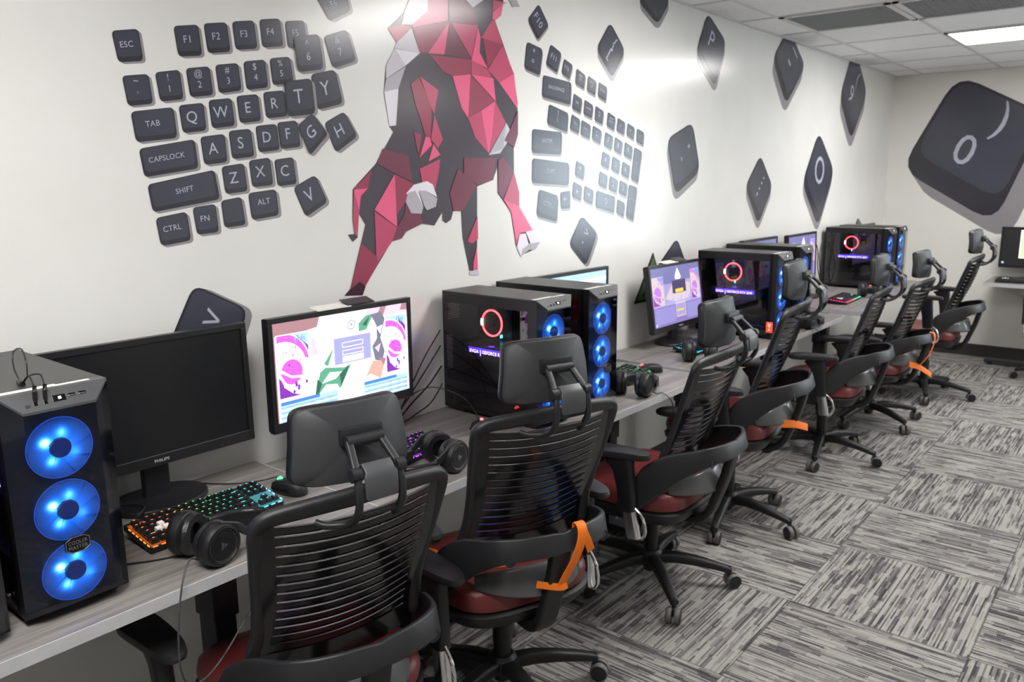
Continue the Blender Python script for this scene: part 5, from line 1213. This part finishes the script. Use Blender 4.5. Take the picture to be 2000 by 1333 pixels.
cable('headset_cable', 'thin grey cable drooping over the desk edge from the nearest headset', [(.825, -.556, D1 + .03), (.79, -.585, D1 + .05), (.755, -.612, D1 + .01), (.735, -.620, D1 - .08), (.735, -.615, D1 - .17), (.76, -.60, D1 - .225), (.81, -.585, D1 - .235), (.87, -.575, D1 - .20), (.95, -.56, D1 - .13)], .0022, m='cable_grey')
cable('headset_cable', 'thin black cable running from the standing headset over the desk edge', [(2.79, -.572, D2 + .03), (2.83, -.58, D2 + .006), (2.86, -.595, D2 + .004), (2.90, -.615, D2 - .04), (2.92, -.615, D2 - .12), (2.93, -.60, D2 - .2)], .002)
cable('headset_cable', 'thin black cable hanging from the headset on the purple screen desk', [(4.60, -.60, D3 + .02), (4.63, -.608, D3 + .004), (4.66, -.622, D3 - .04), (4.68, -.615, D3 - .15), (4.70, -.60, D3 - .25)], .002)
cable('keyboard_cable', 'black cable curling behind the rainbow-lit keyboard', [(.87, -.235, D1 + .028), (.86, -.20, D1 + .020), (.90, -.16, D1 + .025), (.885, -.115, D1 + .025), (.84, -.075, D1 + .02), (.80, -.04, D1 + .004)], .0026)
cable('mouse_cable', 'black cable from the green-lit mouse to the wall', [(1.258, -.248, D1 + .02), (1.262, -.215, D1 + .012), (1.235, -.185, D1 + .003), (1.19, -.16, D1 + .003), (1.14, -.11, D1 + .003), (1.10, -.04, D1 + .003)], .0018)
cable('desk_cable', 'black cable lying across the desk beside the audio-cord tower', [(.70, -.36, D1 + .003), (.76, -.41, D1 + .003), (.83, -.445, D1 + .003), (.90, -.455, D1 + .003)], .002)
for i, (pts, r) in enumerate([([(1.86, -.06, D2 + .012), (1.93, -.055, D2 + .10), (2.03, -.045, D2 + .22), (2.15, -.018, D2 + .31)], .0028), ([(1.85, -.05, D2 + .01), (1.93, -.05, D2 + .08), (2.04, -.04, D2 + .17), (2.15, -.018, D2 + .25)], .003),
                              ([(1.85, -.07, D2 + .01), (1.94, -.06, D2 + .065), (2.05, -.05, D2 + .12), (2.15, -.020, D2 + .17)], .0035), ([(1.86, -.08, D2 + .006), (1.96, -.07, D2 + .03), (2.06, -.05, D2 + .05), (2.15, -.022, D2 + .10)], .003),
                              ([(1.95, -.05, D2 + .10), (2.02, -.10, D2 + .125), (2.085, -.18, D2 + .09), (2.11, -.23, D2 + .03), (2.09, -.26, D2 + .004), (2.05, -.28, D2 + .012)], .002)]):
    cable('monitor_cable', ['topmost black cable bridging the bright monitor and the open-glass tower', 'second black cable under the topmost between bright monitor and tower', 'thick black cable low between the bright monitor and the tower', 'lowest black cable between the bright monitor and the tower', 'thin cable drooping along the open-glass tower to its mouse'][i], pts, r, 'cables beside the bright monitor')
for i, pts in enumerate([[(1.38, -.40, D2 - .05), (1.45, -.45, D2 - .12), (1.52, -.48, D2 - .145), (1.62, -.47, D2 - .10), (1.75, -.44, D2 - .05)], [(1.50, -.38, D2 - .04), (1.53, -.41, D2 - .09), (1.55, -.43, D2 - .14), (1.53, -.44, D2 - .155), (1.49, -.44, D2 - .13)], [(1.60, -.40, D2 - .035), (1.68, -.43, D2 - .06), (1.80, -.42, D2 - .045)]]):
    cable('power_cable', ['long black cable sagging in a bow under the desk edge', 'black cable hanging in a tight loop under the desk edge', 'short black cable close under the desktop'][i], pts, .0035, 'cables sagging under the desk')
for i, pts in enumerate([[(6.20, -.02, D4 + .40), (6.30, -.03, D4 + .30), (6.27, -.05, D4 + .16), (6.33, -.06, D4 + .05), (6.40, -.05, D4 + .004)], [(6.40, -.03, D4 + .36), (6.33, -.035, D4 + .26), (6.36, -.04, D4 + .12), (6.34, -.05, D4 + .004)]]):
    cable('tower_cable', ['black cable hanging down the wall by the red-ring tower', 'second black cable hanging closest to the red-ring tower'][i], pts, .004, 'cables by the red-ring tower')

# ------------------------------------------------------------------ odds and ends
def card(x, y, z, yaw, label, w1=.13):
    t = thing('folded_card', label, 'card', (x, y, z), math.radians(yaw))
    b = MB(); b.box((-.055, .012, .004), (w1, .05, .003), 0, .0008, rot=Matrix.Rotation(.14, 3, 'X')); b.obj('white_leaf', M['white'], t, smooth=0)
    b = MB(); b.box((.055, .014, .010), (.11, .045, .0035), 0, .0008, rot=Matrix.Rotation(.3, 3, 'X')); b.obj('dark_leaf', M['plastic2'], t, smooth=0)
card(1.60, -.150, D2 + .136 + MH + .001, 0, 'white and dark folded card lying on top of the bright monitor')
card(3.80, -.135, D3 + .086 + MH - .003, 0, 'pale folded card lying on top of the purple-screened monitor')
M['sign_green'] = mat('sign_green', rgb(92, 118, 74), .5, vary=.1, scale=60); M['sign_dark'] = mat('sign_dark', rgb(30, 34, 30), .5)
t = thing('wall_sign', 'dark green triangular sign on the wall peeping from behind the purple screen', 'sign', (3.72, -.001, 1.05))
b = MB(); b.prism([(-.11, 0, -.085), (.22, 0, -.085), (.075, 0, .17)], (0, -.004, 0)); sg = b.obj('sign_plate', M['sign_dark'], t, smooth=0)
b = MB(); b.prism([(-.085, -.004, -.073), (.195, -.004, -.073), (.075, -.004, .145)], (0, -.001, 0)); b.obj('sign_face', M['sign_green'], sg, smooth=0)
b = MB()
for q in ([(-.03, -.05), (.0, -.02), (-.01, -.06)], [(.0, -.03), (.03, .0), (.02, -.05)], [(.02, .01), (.05, .06), (.06, -.01)], [(.05, -.05), (.1, -.01), (.11, -.06)]): b.poly([(x, -.0056, z) for x, z in q])
b.obj('sign_mark', M['sign_dark'], sg, smooth=0)

# ------------------------------------------------------------------ daylight, camera, view
w = bpy.data.worlds.new('daylight'); bpy.context.scene.world = w; w.use_nodes = True
bg = w.node_tree.nodes['Background']; bg.inputs[0].default_value = (.82, .92, 1.0, 1); bg.inputs[1].default_value = SKY
cam = bpy.data.cameras.new('camera'); co = bpy.data.objects.new('camera', cam); C.objects.link(co)
yaw, pitch, roll = 0.8818559699, 0.1975350591, -0.0089677582
fw = V((math.sin(yaw) * math.cos(pitch), math.cos(yaw) * math.cos(pitch), -math.sin(pitch))); rt = V((math.cos(yaw), -math.sin(yaw), 0)); up = rt.cross(fw)
r2 = rt * math.cos(roll) + up * math.sin(roll); u2 = up * math.cos(roll) - rt * math.sin(roll)
co.matrix_world = Matrix.Translation((0, -2.14482, 1.60321)) @ Matrix((r2, u2, -fw)).transposed().to_4x4()
cam.sensor_fit = 'HORIZONTAL'; cam.sensor_width = 36.0; cam.lens = 36.0 * 1562.28 / 2000.0; cam.clip_start = .02; cam.clip_end = 60
cam.dof.use_dof = True; cam.dof.focus_distance = 1.55; cam.dof.aperture_fstop = 8.0
sc = bpy.context.scene; sc.camera = co
sc.view_settings.view_transform = 'Standard'; sc.view_settings.look = 'None'; sc.view_settings.exposure = EXPOSURE; sc.view_settings.gamma = 1.0; sc.view_settings.use_curve_mapping = False
sc.cycles.max_bounces = 8; sc.cycles.diffuse_bounces = 4; sc.cycles.glossy_bounces = 4; sc.cycles.transparent_max_bounces = 12
sc.cycles.use_denoising = True; sc.cycles.sample_clamp_indirect = 6.0; sc.cycles.caustics_reflective = False; sc.cycles.caustics_refractive = False
